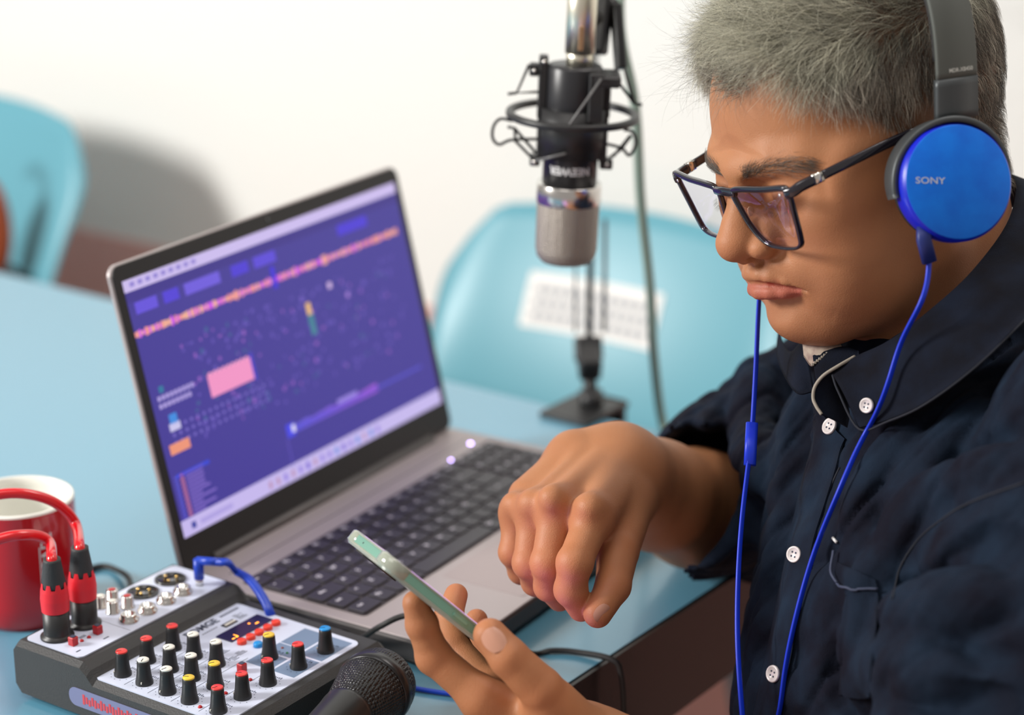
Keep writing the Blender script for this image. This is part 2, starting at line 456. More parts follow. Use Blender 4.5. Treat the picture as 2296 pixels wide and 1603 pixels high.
for i in range(260):   # small mixer controls
    x = rr.uniform(.12, .93); y = rr.uniform(.27, .68); g_ = rr.random()
    c = (96, 80, 180) if g_ < .6 else ((140, 90, 190) if g_ < .85 else (60, 90, 150))
    q(x, y, x + rr.uniform(.004, .012), y + rr.uniform(.008, .02), c, 2)
for (x, y, s_, c) in ((.66, .30, .012, (220, 190, 235)), (.72, .37, .01, (170, 130, 220)), (.55, .31, .01, (110, 90, 190))): q(x, y, x + s_ * 1.2, y + s_ * 2.2, c, 3)
q(.565, .345, .582, .395, (240, 190, 120), 3); q(.565, .395, .585, .48, (60, 130, 150), 3)
q(.185, .455, .335, .545, (245, 150, 200), 3); q(.335, .44, .345, .55, (70, 60, 200), 3)
for i in range(9): q(.19 + i * .016, .448, .2 + i * .016, .456, (250, 170, 210), 3)
for r_ in range(3):
    for i in range(16): q(.04 + i * .021, .58 + r_ * .03, .048 + i * .021, .592 + r_ * .03, (120, 105, 200), 2)
q(.03, .42, .045, .445, (40, 120, 160), 3)
for k, (y, n_) in enumerate(((.455, 9), (.485, 8))):
    for i in range(n_): q(.02 + i * .0135, y, .03 + i * .0135, y + .018, (176, 160, 226), 3)
q(.04, .535, .065, .575, (60, 140, 225), 3); q(.035, .57, .07, .6, (205, 200, 240), 3)
q(.02, .645, .085, .685, (240, 150, 120), 3)
q(.40, .80, .95, .812, (82, 76, 200), 2)
for i in range(12): q(.40 + i * .03, .79 - .003 * (i % 3), .43 + i * .03, .82, (90 + 6 * i, 86, 215), 2)
q(.40, .775, .43, .83, (70, 70, 235), 3); q(.42, .785, .432, .815, (235, 230, 250), 4)
q(.60, .775, .68, .795, (150, 130, 225), 3)
q(.395, .83, .398, .95, (100, 84, 196), 1)
q(.02, .76, .13, .775, (50, 70, 215), 2)
for r_ in range(11):
    q(.012, .765 + r_ * .0155, .022, .773 + r_ * .0155, (90, 90, 220), 2); q(.03, .765 + r_ * .0155, .042, .775 + r_ * .0155, (190, 110, 150), 2)
    q(.048, .766 + r_ * .0155, .048 + rr.uniform(.03, .085), .774 + r_ * .0155, (128, 104, 200), 2)
for i in range(16): q(.30 + i * .028, .955, .312 + i * .028, .985, rr.choice([(150, 130, 225), (120, 100, 215), (190, 150, 190), (100, 140, 225)]), 3)
q(.03, .955, .045, .98, (60, 70, 160), 3); q(.06, .96, .17, .978, (176, 162, 228), 3)
dm = bpy.data.meshes.new('display'); dm.from_pydata(sv, [], sf)
ca = dm.color_attributes.new('pix', 'FLOAT_COLOR', 'CORNER')
ca.data.foreach_set('color', np.repeat(np.c_[np.array(scol), np.ones(len(scol))], 4, 0).ravel())
M_disp = bpy.data.materials.new('lit_display'); M_disp.use_nodes = True; nt = M_disp.node_tree; bs = nt.nodes['Principled BSDF']
bs.inputs['Base Color'].default_value = (.01, .01, .012, 1); bs.inputs['Roughness'].default_value = .5; bs.inputs['Emission Strength'].default_value = .95
an = nt.nodes.new('ShaderNodeAttribute'); an.attribute_name = 'pix'; nt.links.new(an.outputs['Color'], bs.inputs['Emission Color'])
dm.materials.append(M_disp); do = bpy.data.objects.new('display', dm); col.objects.link(do); do.parent = lido
MB().lathe([(.0016, .0), (.0016, .0002)], 12).build('webcam', M_blackgloss, lido, Matrix.Translation((.181, .2285, 0)))
# ================================================================== MIXER
ma = nrm([.565, .825, 0]); mb_ = np.array([ma[1], -ma[0], 0])
Mo = np.array([-.3234, 1.3072, 0])
# local frame: x = a (along the rows), y = -b (away from the near side), z up
mix = empty('audio_mixer', M=frame(Mo, ma, -mb_, UP))
tag(mix, 'small black audio mixer with a pale panel of coloured knobs, left of the laptop', 'mixer')
M_mixb = mat('mixer_case', (.030, .030, .031), .55, bump=[(900, .0002)])
M_panel = mat('mixer_panel', srgb(205, 212, 232), .4)
M_grey = mat('panel_grey', srgb(112, 132, 160), .45)
M_print = mat('panel_print', srgb(60, 66, 86), .6)
M_red = mat('red_plastic', srgb(232, 60, 56), .38)
M_dkred = mat('dark_red_plastic', srgb(178, 20, 28), .35)
M_yel = mat('yellow_plastic', srgb(236, 196, 60), .4)
M_wht = mat('ivory_plastic', srgb(232, 230, 220), .4)
M_blu = mat('blue_plastic', srgb(20, 140, 214), .4)
# case: profile along b extruded along a
H1, H2 = .0415, .0315
prof = [(.002, .004), (-.003, .010), (-.003, H1 - .004), (.000, H1 - .0005), (.058, H1 - .0005), (.064, H1 - .005), (.0665, H2 + .002), (.069, H2 - .0005), (.184, H2 - .0005), (.189, H2 - .005), (.189, .006), (.184, .003)]
c = MB(); A0, A1 = -.008, .1475
V = []; n = len(prof); ch = .004
for x, ins in ((A0, ch), (A0 + ch, 0), (A1 - ch, 0), (A1, ch)):
    for (b_, z) in prof:
        V.append((x, -(b_), z - (ins * .8 if z > .02 else 0)))
F = []
for k in range(3):
    for i in range(n):
        j = (i + 1) % n; F.append((k * n + i, (k + 1) * n + i, (k + 1) * n + j, k * n + j))
F.append(tuple(range(n))); F.append(tuple(range(3 * n, 4 * n))[::-1])
c.add(V, F, 0, False)
c.build('case', M_mixb, mix)
# side sticker (blue/red stripe on the near end)
s = MB(); s.rbox(.085, .013, 0, .0005, .006, 0, c=(0, 0)); 
for i in range(26):
    x = -.030 + i * .0026; s.box((x, -.0035 + .001 * (i % 2), .0005), (x + .0019, .0035 - .0012 * (i % 3), .0007), 1)
s.build('name_strip', [mat('grey_strip', srgb(120, 124, 160), .5), mat('red_print', srgb(205, 70, 80), .5)], mix, frame((-.0081, -.090, .0165), (0, -1, 0), (0, 0, 1), (-1, 0, 0)))
up_ = MB(); up_.rbox(.1435, .0515, H1 - .0006, H1 + .0004, .004, 0, c=(.0695, -.0282))
lo = MB(); lo.rbox(.138, .1125, H2 - .0006, H2 + .0004, .006, 0, c=(.0655, -.1215))
zt = H2 + .0004
def strip(m, x0, y0, x1, y1, mi, z=zt, t=.00006): m.box((min(x0, x1), min(y0, y1), z), (max(x0, x1), max(y0, y1), z + t), mi)
for b_ in (.0895, .1100, .1300, .1535): strip(lo, .0, -b_, .062 if b_ < .12 else .074, -b_ - .0004, 2)
for (x0, x1, b0, b1) in ((.069, .0875, .1325, .1530), (.0895, .1035, .1325, .1530), (.069, .0955, .1550, .1735), (.0975, .1300, .1550, .1735), (.1045, .1300, .1325, .1530)):
    strip(lo, x0, -b0, x1, -b1, 1)
rp = random.Random(5)
knobs = [(.010, .079, 0), (.033, .079, 0), (.0565, .080, 0), (.009, .099, 1), (.032, .100, 1), (.055, .100, 1), (.008, .120, 1), (.031, .120, 1), (.055, .120, 1), (.007, .140, 2), (.031, .140, 2), (.007, .164, 0), (.030, .164, 0), (.0535, .165, 0), (.0825, .1417, 2), (.0825, .1664, 0), (.1107, .1663, 3)]
for (x, b_, k) in knobs:   # scale dots around each knob and small print
    for i in range(11):
        t = math.radians(-60 + 30 * i); px_, py_ = x + .0078 * math.cos(t), -b_ + .0078 * math.sin(t)
        strip(lo, px_ - .0003, py_ - .0003, px_ + .0003, py_ + .0003, 2)
    for i in range(4): strip(lo, x + .009, -b_ - .003 + i * .0015, x + .009 + rp.uniform(.001, .0025), -b_ - .0022 + i * .0015, 2)
def put_text(m, txt, size, x, b_, mi, rot=0, z=zt, bold=.0):
    V, F = text_mesh(txt, size, .00005, bold); R_ = np.array(Matrix.Rotation(rot, 3, 'Z')); V = V @ R_.T + np.array([x, -b_, z + .00005]); m.add(V, F, mi, False)
put_text(lo, 'BOMGE', .0092, .0905, .0745, 2, 0, bold=.0003)
for i in range(9): strip(lo, .1105 + i * .0021, -.0745, .1120 + i * .0021, -.0722, 2)
for i in range(7): strip(lo, .083 + i * .0022, -.0815, .0845 + i * .0022, -.0825, 2)
for i in range(6): strip(lo, .116, -.079 - i * .0014, .1165 + rp.uniform(.002, .008), -.0796 - i * .0014, 2)
for (x, b_) in ((.069, .108), (.074, .1185), (.066, .1205)):
    for i in range(4): strip(lo, x, -b_ - i * .0014, x + rp.uniform(.004, .008), -b_ - .0006 - i * .0014, 2)
lo.build('control_panel', [M_panel, M_grey, M_print], mix)
zu = H1 + .0004
for i in range(5): strip(up_, .018 + i * .0012, -.031, .0186 + i * .0012, -.034, 1, zu)
strip(up_, .002, -.045, .006, -.0462, 1, zu); strip(up_, .026, -.046, .031, -.0472, 1, zu); strip(up_, .0455, -.002, .0458, -.052, 1, zu)
up_.build('connector_panel', [M_panel, M_print], mix)
for (x, b_, k) in knobs:
    m = MB(); Rr = .0058
    n = 36; V = []; F = []
    pf = [(Rr, 0), (Rr, .0016), (Rr * .93, .003), (.0047, .007), (.00425, .0125), (.0041, .0158), (.0035, .0165)]
    for r_, z in pf:
        for i in range(n):
            q_ = r_ * (1 if (i % 2 or z < .002) else .955); t = 2 * PI * i / n; V.append((q_ * math.cos(t), q_ * math.sin(t), z))
    for j in range(len(pf) - 1):
        for i in range(n): F.append((j * n + i, j * n + (i + 1) % n, (j + 1) * n + (i + 1) % n, (j + 1) * n + i))
    F.append(tuple(range((len(pf) - 1) * n, len(pf) * n)))
    m.add(V, F, 0, True)
    ang = rp.uniform(-.5, .5) + (PI if k == 1 else PI * .75)
    T = np.array(Matrix.Rotation(ang, 4, 'Z'))
    m.box((.0042, -.0003, .002), (.0061, .0003, .0032), 1, T=T); 
    ko = m.build('knob', [M_black, M_wht], mix, Matrix.Translation((x, -b_, zt)))
    cp = MB(); cp.lathe([(.0038, .0162), (.0038, .0170), (.0033, .0174)], 24, 0); cp.box((.0, -.00025, .0172), (.0036, .00025, .01755), 1, T=T)
    co = cp.build('cap', [[M_red, M_wht, M_yel, M_blu][k], M_black], ko); co['label'] = ['red cap', 'ivory cap', 'yellow cap', 'blue cap'][k]
for (x, b_, z, h) in ((.0302, .0374, zu, .006), (.0087, .0364, zu, .006), (.057, .1399, zt, .006)):
    MB().rbox(.0052, .0052, 0, h, .0008, 0, 3, bz=.0005).rbox(.0034, .0034, h, h + .0004, .0006, 1, 3).build('push_button', [M_dkred, M_print], mix, Matrix.Translation((x, -b_, z)))
for (x, b_, z) in ((.0223, .0371, zu), (.0157, .037, zu), (.0507, .1525, zt), (.0276, .1518, zt), (.0045, .151, zt)):
    MB().sphere((0, 0, 0), .0015, 0, 8).build('indicator_light', M_dkred, mix, Matrix.Translation((x, -b_, z)))
M_led = mat('lit_red_led', (1, .1, .12), .4, emit=(1, .08, .12), es=9)
MB().sphere((0, 0, 0), .0014, 0, 8).build('indicator_light', M_led, mix, Matrix.Translation((.0935, -.1585, zt + .008)))
M_grn = mat('green_led', srgb(40, 120, 60), .4)
for i, (x, b_, g_) in enumerate(((.098, .1395, 0), (.092, .139, 0), (.101, .1465, 1), (.094, .147, 1))):
    MB().sphere((0, 0, 0), .0010, 0, 8).build('indicator_light', M_grn if g_ else mat('amber_led', srgb(130, 50, 30), .4), mix, Matrix.Translation((x, -b_, zt)))
for (x, b_, k) in ((.0882, .1126, 0), (.0969, .1128, 0), (.1057, .1128, 0), (.1146, .1127, 0), (.1233, .1126, 0), (.091, .1244, 1)):
    MB().lathe([(.0033, 0), (.0033, .0022), (.0028, .0030), (.001, .0032)], 20, 0).build('player_key', [mat('soft_red_key', srgb(240, 62, 40), .4) if not k else M_blu], mix, Matrix.Translation((x, -b_, zt)))
ds = MB(); ds.rbox(.0425, .0145, zt, zt + .0006, .0006, 0, 3, c=(.1065, -.099))
M_amber = mat('amber_digits', (1, .35, .03), .4, emit=(1, .30, .02), es=3.5)
for i, x in enumerate((.0885, .092)):
    ds.box((x, -.1045, zt + .0006), (x + .0022, -.1035, zt + .0008), 1); ds.box((x + .0018, -.1035, zt + .0006), (x + .0024, -.1000, zt + .0008), 1) if i else None
ds.box((.1155, -.1015, zt + .0006), (.1185, -.1005, zt + .0008), 1); ds.box((.1125, -.0978, zt + .0006), (.1138, -.0966, zt + .0008), 1)
ds.build('digital_display', [mat('dark_display', (.02, .015, .05), .2), M_amber], mix)
MB().box((0, 0, 0), (.012, .005, .0005), 0).box((.001, .001, .0005), (.011, .0028, .0012), 1).build('usb_port', [M_black, M_wht], mix, Matrix.Translation((.1003, -.088, zt)))
for (x, b_) in ((.0732, .0417), (.056, .0411), (.092, .0413), (.1092, .0409)):
    MB().lathe([(.0068, 0), (.0068, .0022), (.0056, .0026), (.0056, .0050), (.0050, .0056), (.0037, .0056), (.0035, .0005), (.001, .0004)], 24, 0, cap=False).lathe([(.0033, .0008), (.0008, .0009)], 16, 1).build('jack_socket', [M_chrome, M_black], mix, Matrix.Translation((x, -b_, zu)))
for (x, b_, r_) in ((.0605, .0103, 0), (.0724, .0099, 1), (.0592, .0229, 0), (.071, .0255, 1)):
    MB().lathe([(.0050, 0), (.0050, .001), (.0042, .0014), (.0041, .0085), (.0033, .009)], 24, 0).lathe([(.0026, .0091), (.0024, .0092)], 20, 1).build('phono_socket', [M_chrome, M_dkred if r_ else M_wht], mix, Matrix.Translation((x, -b_, zu)))
for (x, b_) in ((.0941, .0175), (.1209, .0183)):
    m = MB(); m.lathe([(.0112, 0), (.0112, .0012), (.0100, .0016), (.0098, .0004), (.001, .0003)], 32, 0, cap=False)
    for t in (90, 210, 330): m.lathe([(.0009, .0003), (.0009, .0024)], 8, 1, T=np.array(Matrix.Translation((.0045 * math.cos(math.radians(t)), .0045 * math.sin(math.radians(t)), 0))))
    m.build('xlr_socket', [M_blackgloss, M_gold], mix, Matrix.Translation((x, -b_, zu)))
mixM = np.array(mix.matrix_basis)
def on_mixer(x, b_, z): return mixM[:3, :3] @ np.array([x, -b_, z]) + mixM[:3, 3]

# ------------------------------------------------------------------ red microphone cables plugged into the mixer
M_redc = mat('red_cable_jacket', srgb(222, 16, 30), .25, coat=.5)
M_reds = mat('red_sleeve', srgb(226, 34, 48), .5)
M_tail = mat('grey_boot', (.035, .035, .037), .6, bump=[(900, .0002)])
def mic_cable(x, b_, label, pts, h=.076):
    p = on_mixer(x, b_, zu); root = empty('microphone_cable', p); tag(root, label, 'cable', None)
    MB().lathe([(.0112, .0), (.0112, .0015), (.0092, .0022), (.0088, .004), (.0088, .0205)], 32, 0).build('plug_shell', M_black, root)
    m = MB()   # red sleeve with castellated top edge
    n = 64; V = []; F = []
    for z, r_ in ((.0195, .0091), (.028, .0095), (.034, .0090), (.0365, .0085)):
        for i in range(n):
            zz = z
            if z > .036: zz = z + (.0036 if (i // 4) % 2 else 0)
            a_ = 2 * PI * i / n; rr_ = r_ - (.0005 if zz > .039 else 0); V.append((rr_ * math.cos(a_), rr_ * math.sin(a_), zz))
    for j in range(3):
        for i in range(n): F.append((j * n + i, j * n + (i + 1) % n, (j + 1) * n + (i + 1) % n, (j + 1) * n + i))
    F.append(tuple(range(n))[::-1]); m.add(V, F, 0, False); m.build('sleeve', M_reds, root)
    MB().lathe([(.0080, .031), (.0079, .040), (.0058, .0545), (.0058, .0562), (.0038, .0562)], 32, 0).build('boot', M_tail, root)
    P = spline([np.array([0, 0, .050]), np.array([0, 0, .0575])] + [np.array(q_) - p for q_ in pts], 10)
    for _ in range(12): P[2:-1] = .5 * P[2:-1] + .25 * (P[1:-2] + P[3:])
    MB().tube(P, .0036, 12).build('cord', M_redc, root)
def bend(p0, *pts): return pts
pA = on_mixer(.0116, .0187, zu); pB = on_mixer(.0356, .0200, zu)
mic_cable(.0116, .0187, 'red microphone cable whose plug stands nearest the front corner of the mixer', [at(112, 1216, 1.452), at(88, 1200, 1.448), at(50, 1198, 1.44), at(0, 1206, 1.435), at(-120, 1250, 1.43)])
mic_cable(.0356, .0200, 'red microphone cable arching over the mug, its plug behind the other red plug', [at(172, 1180, 1.475), at(150, 1146, 1.47), at(112, 1120, 1.462), at(60, 1106, 1.455), at(0, 1106, 1.45), at(-100, 1130, 1.44)])
# ------------------------------------------------------------------ blue audio lead from mixer to laptop side
pj = on_mixer(.126, .041, zu); M_bluc = mat('blue_cable', srgb(22, 66, 190), .35)
bl = empty('audio_cable', pj); tag(bl, 'blue audio cable with an angled plug, between mixer and laptop', 'cable')
a_end = at(547, 1271, 1.53)
d_ = nrm(np.array([.9, -.2, 0]))
MB().lathe([(.0028, .0), (.0028, .006)], 12, 1).tube([(0, 0, .005), (0, 0, .0195)], .0036, 12, 0).tube([(-.001, 0, .0185), tuple(d_ * .018 + np.array([0, 0, .0190]))], .0030, 12, 0).build('angle_plug', [M_bluc, M_chrome], bl)
P = spline([d_ * .014 + np.array([0, 0, .0190]), d_ * .022 + np.array([0, 0, .0190]), at(528, 1279, 1.53) - pj, at(560, 1300, 1.515) - pj, at(592, 1345, 1.50) - pj, at(610, 1385, 1.497) - pj, ground(640, 1422, .005) - pj, ground(700, 1445, .0035) - pj], 8)
MB().tube(P, .0027, 10, flat=(.0032, .0022)).build('cord', M_bluc, bl)

# ------------------------------------------------------------------ mug
mp = ground(58, 1369); mug = empty('mug', mp)
tag(mug, 'red ceramic mug with white inside and white vertical lettering, at the left edge', 'mug')
R0 = .0400; HM = .0905
MB().lathe([(.030, .0005), (.0345, .0), (.0365, .004), (.0392, .012), (R0, .02), (R0, HM - .002)], 64, 0, cap=False).lathe([(.001, .0012), (.030, .0006)], 64, 0, cap=False).build('body', mat('red_glaze', srgb(196, 10, 22), .18, coat=.6), mug)
MB().lathe([(R0, HM - .002), (R0 - .0004, HM - .0003), (R0 - .0018, HM), (R0 - .0034, HM - .0008), (.0362, HM - .006), (.0356, .012), (.030, .006), (.001, .0055)], 64, 0, cap=False).build('lining', mat('white_glaze', srgb(236, 236, 228), .2, coat=.5), mug)
hd = spline([(-.038, -.01, .072), (-.052, -.014, .074), (-.066, -.018, .062), (-.066, -.018, .038), (-.054, -.015, .022), (-.038, -.010, .022)], 6)
MB().tube(hd, .0062, 12).build('handle', mug.children[0].data.materials[0], mug)
V, F = text_mesh('NESCAFÉ', .0125, .0001, .00005)
V = np.vstack([V]); L_ = V[:, 0].copy()
bar = MB(); bar.add(V, F, 0, False); bar.box((-.030, .0056, -.0001), (.016, .0063, .0001))
Vt = np.concatenate(bar.v)
def wrap(Vt, ang0, z0, R_):
    th = ang0 - Vt[:, 1] / R_ ; rr_ = R_ + .0002 + Vt[:, 2]
    return np.stack([rr_ * np.cos(th), rr_ * np.sin(th), z0 + Vt[:, 0]], 1)
mt = bpy.data.meshes.new('lettering'); mt.from_pydata(wrap(Vt, math.radians(-50), .049, R0).tolist(), [], bar.f); link('lettering', mt, M_white, mug, False)['label'] = 'white lettering'
# ================================================================== STUDIO MICROPHONE IN ITS SHOCK MOUNT
mbot = at(1268, 590, 1.625); mtop = mbot + nrm(np.array([.017 * 1.0, .0, .43])) * 1.0
mtop = mbot + (np.array([.0058, .0, .148]))
Mm = align(mbot, mtop); Mm[:3, 0] = nrm(np.cross([0, 1, 0], Mm[:3, 2])); Mm[:3, 1] = np.cross(Mm[:3, 2], Mm[:3, 0])
Mmm = Matrix(Mm.tolist())
mic = empty('studio_microphone', M=Mmm)
tag(mic, 'upside-down studio condenser microphone, black with a silver mesh head, above the laptop', 'microphone')
M_mesh = mat('silver_mesh', srgb(168, 160, 150), .45, .55)
def add_voronoi_bump(m, scale, dist, inv=False):
    nt = m.node_tree; N = nt.nodes; tc = N.new('ShaderNodeTexCoord'); v = N.new('ShaderNodeTexVoronoi'); v.inputs['Scale'].default_value = scale; v.inputs['Randomness'].default_value = .25
    bp = N.new('ShaderNodeBump'); bp.inputs['Distance'].default_value = dist; bp.invert = not inv
    nt.links.new(tc.outputs['Object'], v.inputs['Vector']); nt.links.new(v.outputs['Distance'], bp.inputs['Height']); nt.links.new(bp.outputs[0], N['Principled BSDF'].inputs['Normal'])
add_voronoi_bump(M_mesh, 700, .0008)
b = MB(); b.lathe([(.0202, .058), (.0202, .1485), (.0192, .1500), (.001, .1502)], 48, 0)
b.build('body', mat('mic_body', (.02, .02, .023), .35), mic)
b = MB()   # mesh head: flattened dome, slightly squared
b.lathe([(.001, .0), (.012, .0004), (.0185, .0022), (.0218, .0060), (.0231, .012), (.0234, .049)], 48, 0, cap=False)
b.build('mesh_head', M_mesh, mic)
MB().lathe([(.0236, .0475), (.0240, .0482), (.0240, .0612), (.0234, .0622), (.0203, .0622)], 48, 0, cap=False).build('chrome_band', M_chrome, mic)
V, F = text_mesh('NEEWER', .0080, .0001, .0002)
th = -PI / 2 - .05 - V[:, 0] / .0202; R_ = .0203 + V[:, 2]
mt = bpy.data.meshes.new('lettering'); mt.from_pydata(np.stack([R_ * np.cos(th), R_ * np.sin(th), .0750 - V[:, 1]], 1).tolist(), [], F); link('lettering', mt, M_white, mic, False)['label'] = 'white upside-down lettering'
M_nickel = mat('nickel', (.86, .82, .68), .36, 1)
cbl = empty('microphone_plug', M=Mmm @ Matrix.Translation((0.003, 0, .150))); tag(cbl, 'silver cable plug pushed into the top end of the studio microphone', 'plug')
b = MB(); b.lathe([(.0098, .0), (.0098, .0085), (.0092, .0090)], 32, 0); b.lathe([(.0110, .009), (.0110, .048), (.0096, .052), (.0075, .07), (.0060, .085), (.006, .1)], 32, 0)
b.build('shell', M_nickel, cbl); MB().box((-.0018, -.0116, .012), (.0018, -.0105, .030), 0, .0006).build('latch', mat('brass', (.45, .28, .16), .35, .8), cbl)
MB().tube(spline([(0, 0, .098), (0.01, 0.01, .14), (.04, .05, .2), (.10, .14, .24)], 6), .0035, 10).build('cord', M_rubber, cbl)

sm = empty('shock_mount', M=Mmm); tag(sm, 'black elastic shock mount cradle holding the studio microphone', 'microphone mount')
b = MB()
for k in range(1):
    b.lathe([(.0206, .083), (.0243, .083), (.0243, .1185), (.0206, .1185)], 48, 0, cap=False)
def pm(px, py, y=0.0):
    k = .333 - .000012 * (590 - py); x = (px - (1268 + (590 - py) * .038)) * k * .001; return np.array([x, y, (590 - py) * k * .001])
# holder posts
b.box((-.0262, -.006, .110), (-.0195, .006, .1560), 0, .001); b.box((-.0330, -.005, .141), (-.026, .005, .1500), 0, .001)
b.box((-.0255, -.006, .079), (-.0200, .006, .118), 0, .001); b.box((-.0300, -.006, .0745), (-.0225, .006, .0820), 0, .001)
b.box((.0205, -.006, .079), (.0262, .006, .118), 0, .001); b.box((.0215, -.006, .0740), (.0310, .006, .0815), 0, .001)
b.box((.010, -.0235, .112), (.021, -.0195, .1480), 0, .001); b.box((.013, -.024, .138), (.0330, .006, .1470), 0, .002); b.box((.0215, -.004, .112), (.0270, .006, .140), 0, .001)
b.build('cradle', M_black, sm)
ring = [( .0462 * math.cos(t), .0462 * math.sin(t), .1130) for t in np.linspace(0, 2 * PI, 65)[:-1]]
rg = MB(); rg.tube(ring, 0, 12, flat=(.0030, .0026), closed=True, up=(0, 0, 1)); rg.build('outer_ring', M_black, sm)
def c3(x, y): return 1080 + x / 4.453, 80 + y / 4.453
bands = [[(460, 240), (340, 530), (570, 510)], [(250, 545), (340, 530)], [(1280, 300), (1500, 590), (1580, 602)], [(1400, 240), (1500, 590)],
         [(300, 815), (180, 800), (112, 880), (105, 1000), (170, 1062), (290, 1010), (560, 990)], [(320, 890), (330, 1020), (510, 1200)], [(250, 878), (320, 890), (530, 1130)],
         [(1400, 860), (1490, 885), (1522, 1000), (1460, 1122), (1380, 1050), (1210, 1010)], [(1475, 920), (1380, 1060), (1270, 1150)], [(1470, 915), (1300, 1140)]]
for bd in bands:
    P = [pm(*c3(*q_), y=-.004) for q_ in bd]
    P = spline(P, 6) if len(P) > 3 else P
    MB().tube(P, .00115 if len(bd) < 6 else .0012, 8).build('elastic_cord', M_rubber, sm)
M_rod = mat('grey_rod', (.16, .16, .16), .4)
MB().tube([pm(*c3(1160, 300), y=-.0245), pm(*c3(850, 700), y=-.0475)], .0009, 8).build('tension_rod', M_rod, sm)
MB().tube([pm(*c3(520, 1190), y=-.012), pm(*c3(820, 1060), y=-.026)], .001, 8).build('tension_rod', M_rod, sm)
for (x, y) in ((.0268, .144),): pass
MB().sphere((-.0296, -.006, .1455), .0016, 0, 8).sphere((-.0225, -.0065, .1525), .0018, 0, 8).sphere((-.0265, -.0065, .0780), .0022, 0, 8).sphere((.0265, -.0065, .0780), .0018, 0, 8).build('screw', M_chrome, sm)

# boom stand: clamp at the far table edge, lower arm, upper arm down to the shock mount
cp = ground(1303, 928); st = empty('boom_stand', cp); tag(st, 'black spring boom arm clamped to the far table edge, carrying the studio microphone', 'microphone stand')
Rt = frame((0, 0, 0), e1, e2, UP)
b = MB(); T = np.array(Rt); b.box((-.026, -.030, .0005), (.026, .04, .006), 0, .001, T); b.box((-.022, .034, -.06), (.022, .042, .006), 0, .001, T); b.box((-.02, -.02, -.066), (.02, .042, -.060), 0, .001, T)
b.lathe([(.011, -.060), (.011, -.04), (.004, -.04), (.004, -.0005)], 16, T=np.array(Matrix.Translation((0, 0, 0)))) ; b.build('table_clamp', M_black, st)
a0 = at(1325, 905, 1.975) - cp; a1 = at(1321, 838, 1.975) - cp
b = MB(); b.tube([a0 + (0, 0, -.004), a0 + (0, 0, .012)], .011, 16); b.tube(spline([a0, a1], 2), .0065, 14)
b.build('pivot_post', M_black, st)
b2 = at(1343, -330, 1.96) - cp; bs_ = at(1320, 800, 1.975) - cp
b = MB(); b.box((-.010, -.012, -.014), (.010, .012, .012), 0, .002, align(a1 + (0, 0, .012), bs_)); b.box((-.0125, -.008, .006), (.0125, .008, .028), 0, .002, align(a1 + (0, 0, .006), bs_)); b.build('lower_joint', M_black, st)
b = MB(); b.tube([bs_, b2], .0032, 12); b.build('lower_arm', M_black, st)
M_sd = mat('steel_dark', (.05, .05, .055), .3, .6)
MB().tube([at(1290, 745, 1.975) - cp, at(1291, 560, 1.975) - cp], .0012, 8).build('spring_rod', M_sd, st)
MB().tube([at(1354, 745, 1.975) - cp, at(1357, 492, 1.975) - cp], .0020, 8).build('spring_rod', M_sd, st)
u1 = at(1368, 40, 1.62) - cp
b = MB(); b.tube([b2, b2 * .4 + u1 * .6 + (0, 0, .08), u1 + (0.006, 0, .06)], .007, 12); b.build('upper_arm', M_black, st)
b = MB(); b.lathe([(.0085, -.012), (.0085, .012)], 20, T=align(at(1366, 18, 1.61) - cp, at(1366, 18, 1.0) - cp)); b.box((-.007, -.008, -.02), (.007, .008, .022), 0, .002, align(at(1345, 60, 1.60) - cp, at(1352, 0, 1.6) - cp)); b.tube([at(1345, 70, 1.60) - cp, at(1343, 122, 1.597) - cp], .0022, 8); b.box((-.0035, -.006, -.02), (.0035, .006, .028), 0, .001, align(at(1388, 95, 1.60) - cp, at(1382, 20, 1.6) - cp)); b.sphere(tuple(at(1332, 40, 1.595) - cp), .0065); b.build('swivel_head', M_black, st)
cb = empty('hanging_cable', at(1400, 100, 1.75)); co_ = np.array(cb.location); tag(cb, 'grey-green cable hanging from the boom arm behind the studio microphone down to the table', 'cable')
P = spline([at(1395, -160, 1.72), at(1392, 60, 1.73), at(1425, 240, 1.76), at(1437, 450, 1.80), at(1458, 650, 1.85), at(1466, 800, 1.88), ground(1486, 950, .004), ground(1520, 990, .004), ground(1640, 1030, .004)], 8) - co_
MB().tube(P, .0043, 10).build('cord', mat('grey_green_cable', srgb(140, 160, 146), .5), cb)

# ------------------------------------------------------------------ handheld microphone lying beside the mixer
hp = np.array([-.0886, 1.262, .0262]); hd_ = nrm([.413, .911, .012])
Mh = align(hp, hp + hd_)
hm = empty('handheld_microphone', M=Matrix(Mh.tolist())); tag(hm, 'black handheld microphone with a round mesh head, lying between the mixer and the phone', 'microphone')
M_grill = mat('black_mesh', (.045, .045, .047), .34, .7); add_voronoi_bump(M_grill, 470, .0016)
MB().lathe([(.0168, -.036), (.0195, -.029), (.0240, -.010), (.0248, -.0045)], 48, 0, cap=False).build('lower_mesh', M_grill, hm)
MB().lathe([(.0247, -.0050), (.0257, -.0042), (.0257, .0030), (.0247, .0038)], 48, 0, cap=False).build('band', mat('satin_black', (.03, .03, .033), .28, .3), hm)
MB().lathe([(.0248, .0034), (.0243, .0090), (.0226, .0142), (.0190, .0186), (.0135, .0215), (.007, .0228), (.0005, .0232)], 48, 0, cap=False).build('upper_mesh', M_grill, hm)
MB().lathe([(.0150, -.200), (.0150, -.190), (.0115, -.186), (.0135, -.10), (.0172, -.048), (.0182, -.040), (.0182, -.0365), (.0170, -.0355)], 48, 0).build('handle', mat('satin_handle', (.02, .02, .022), .33), hm)

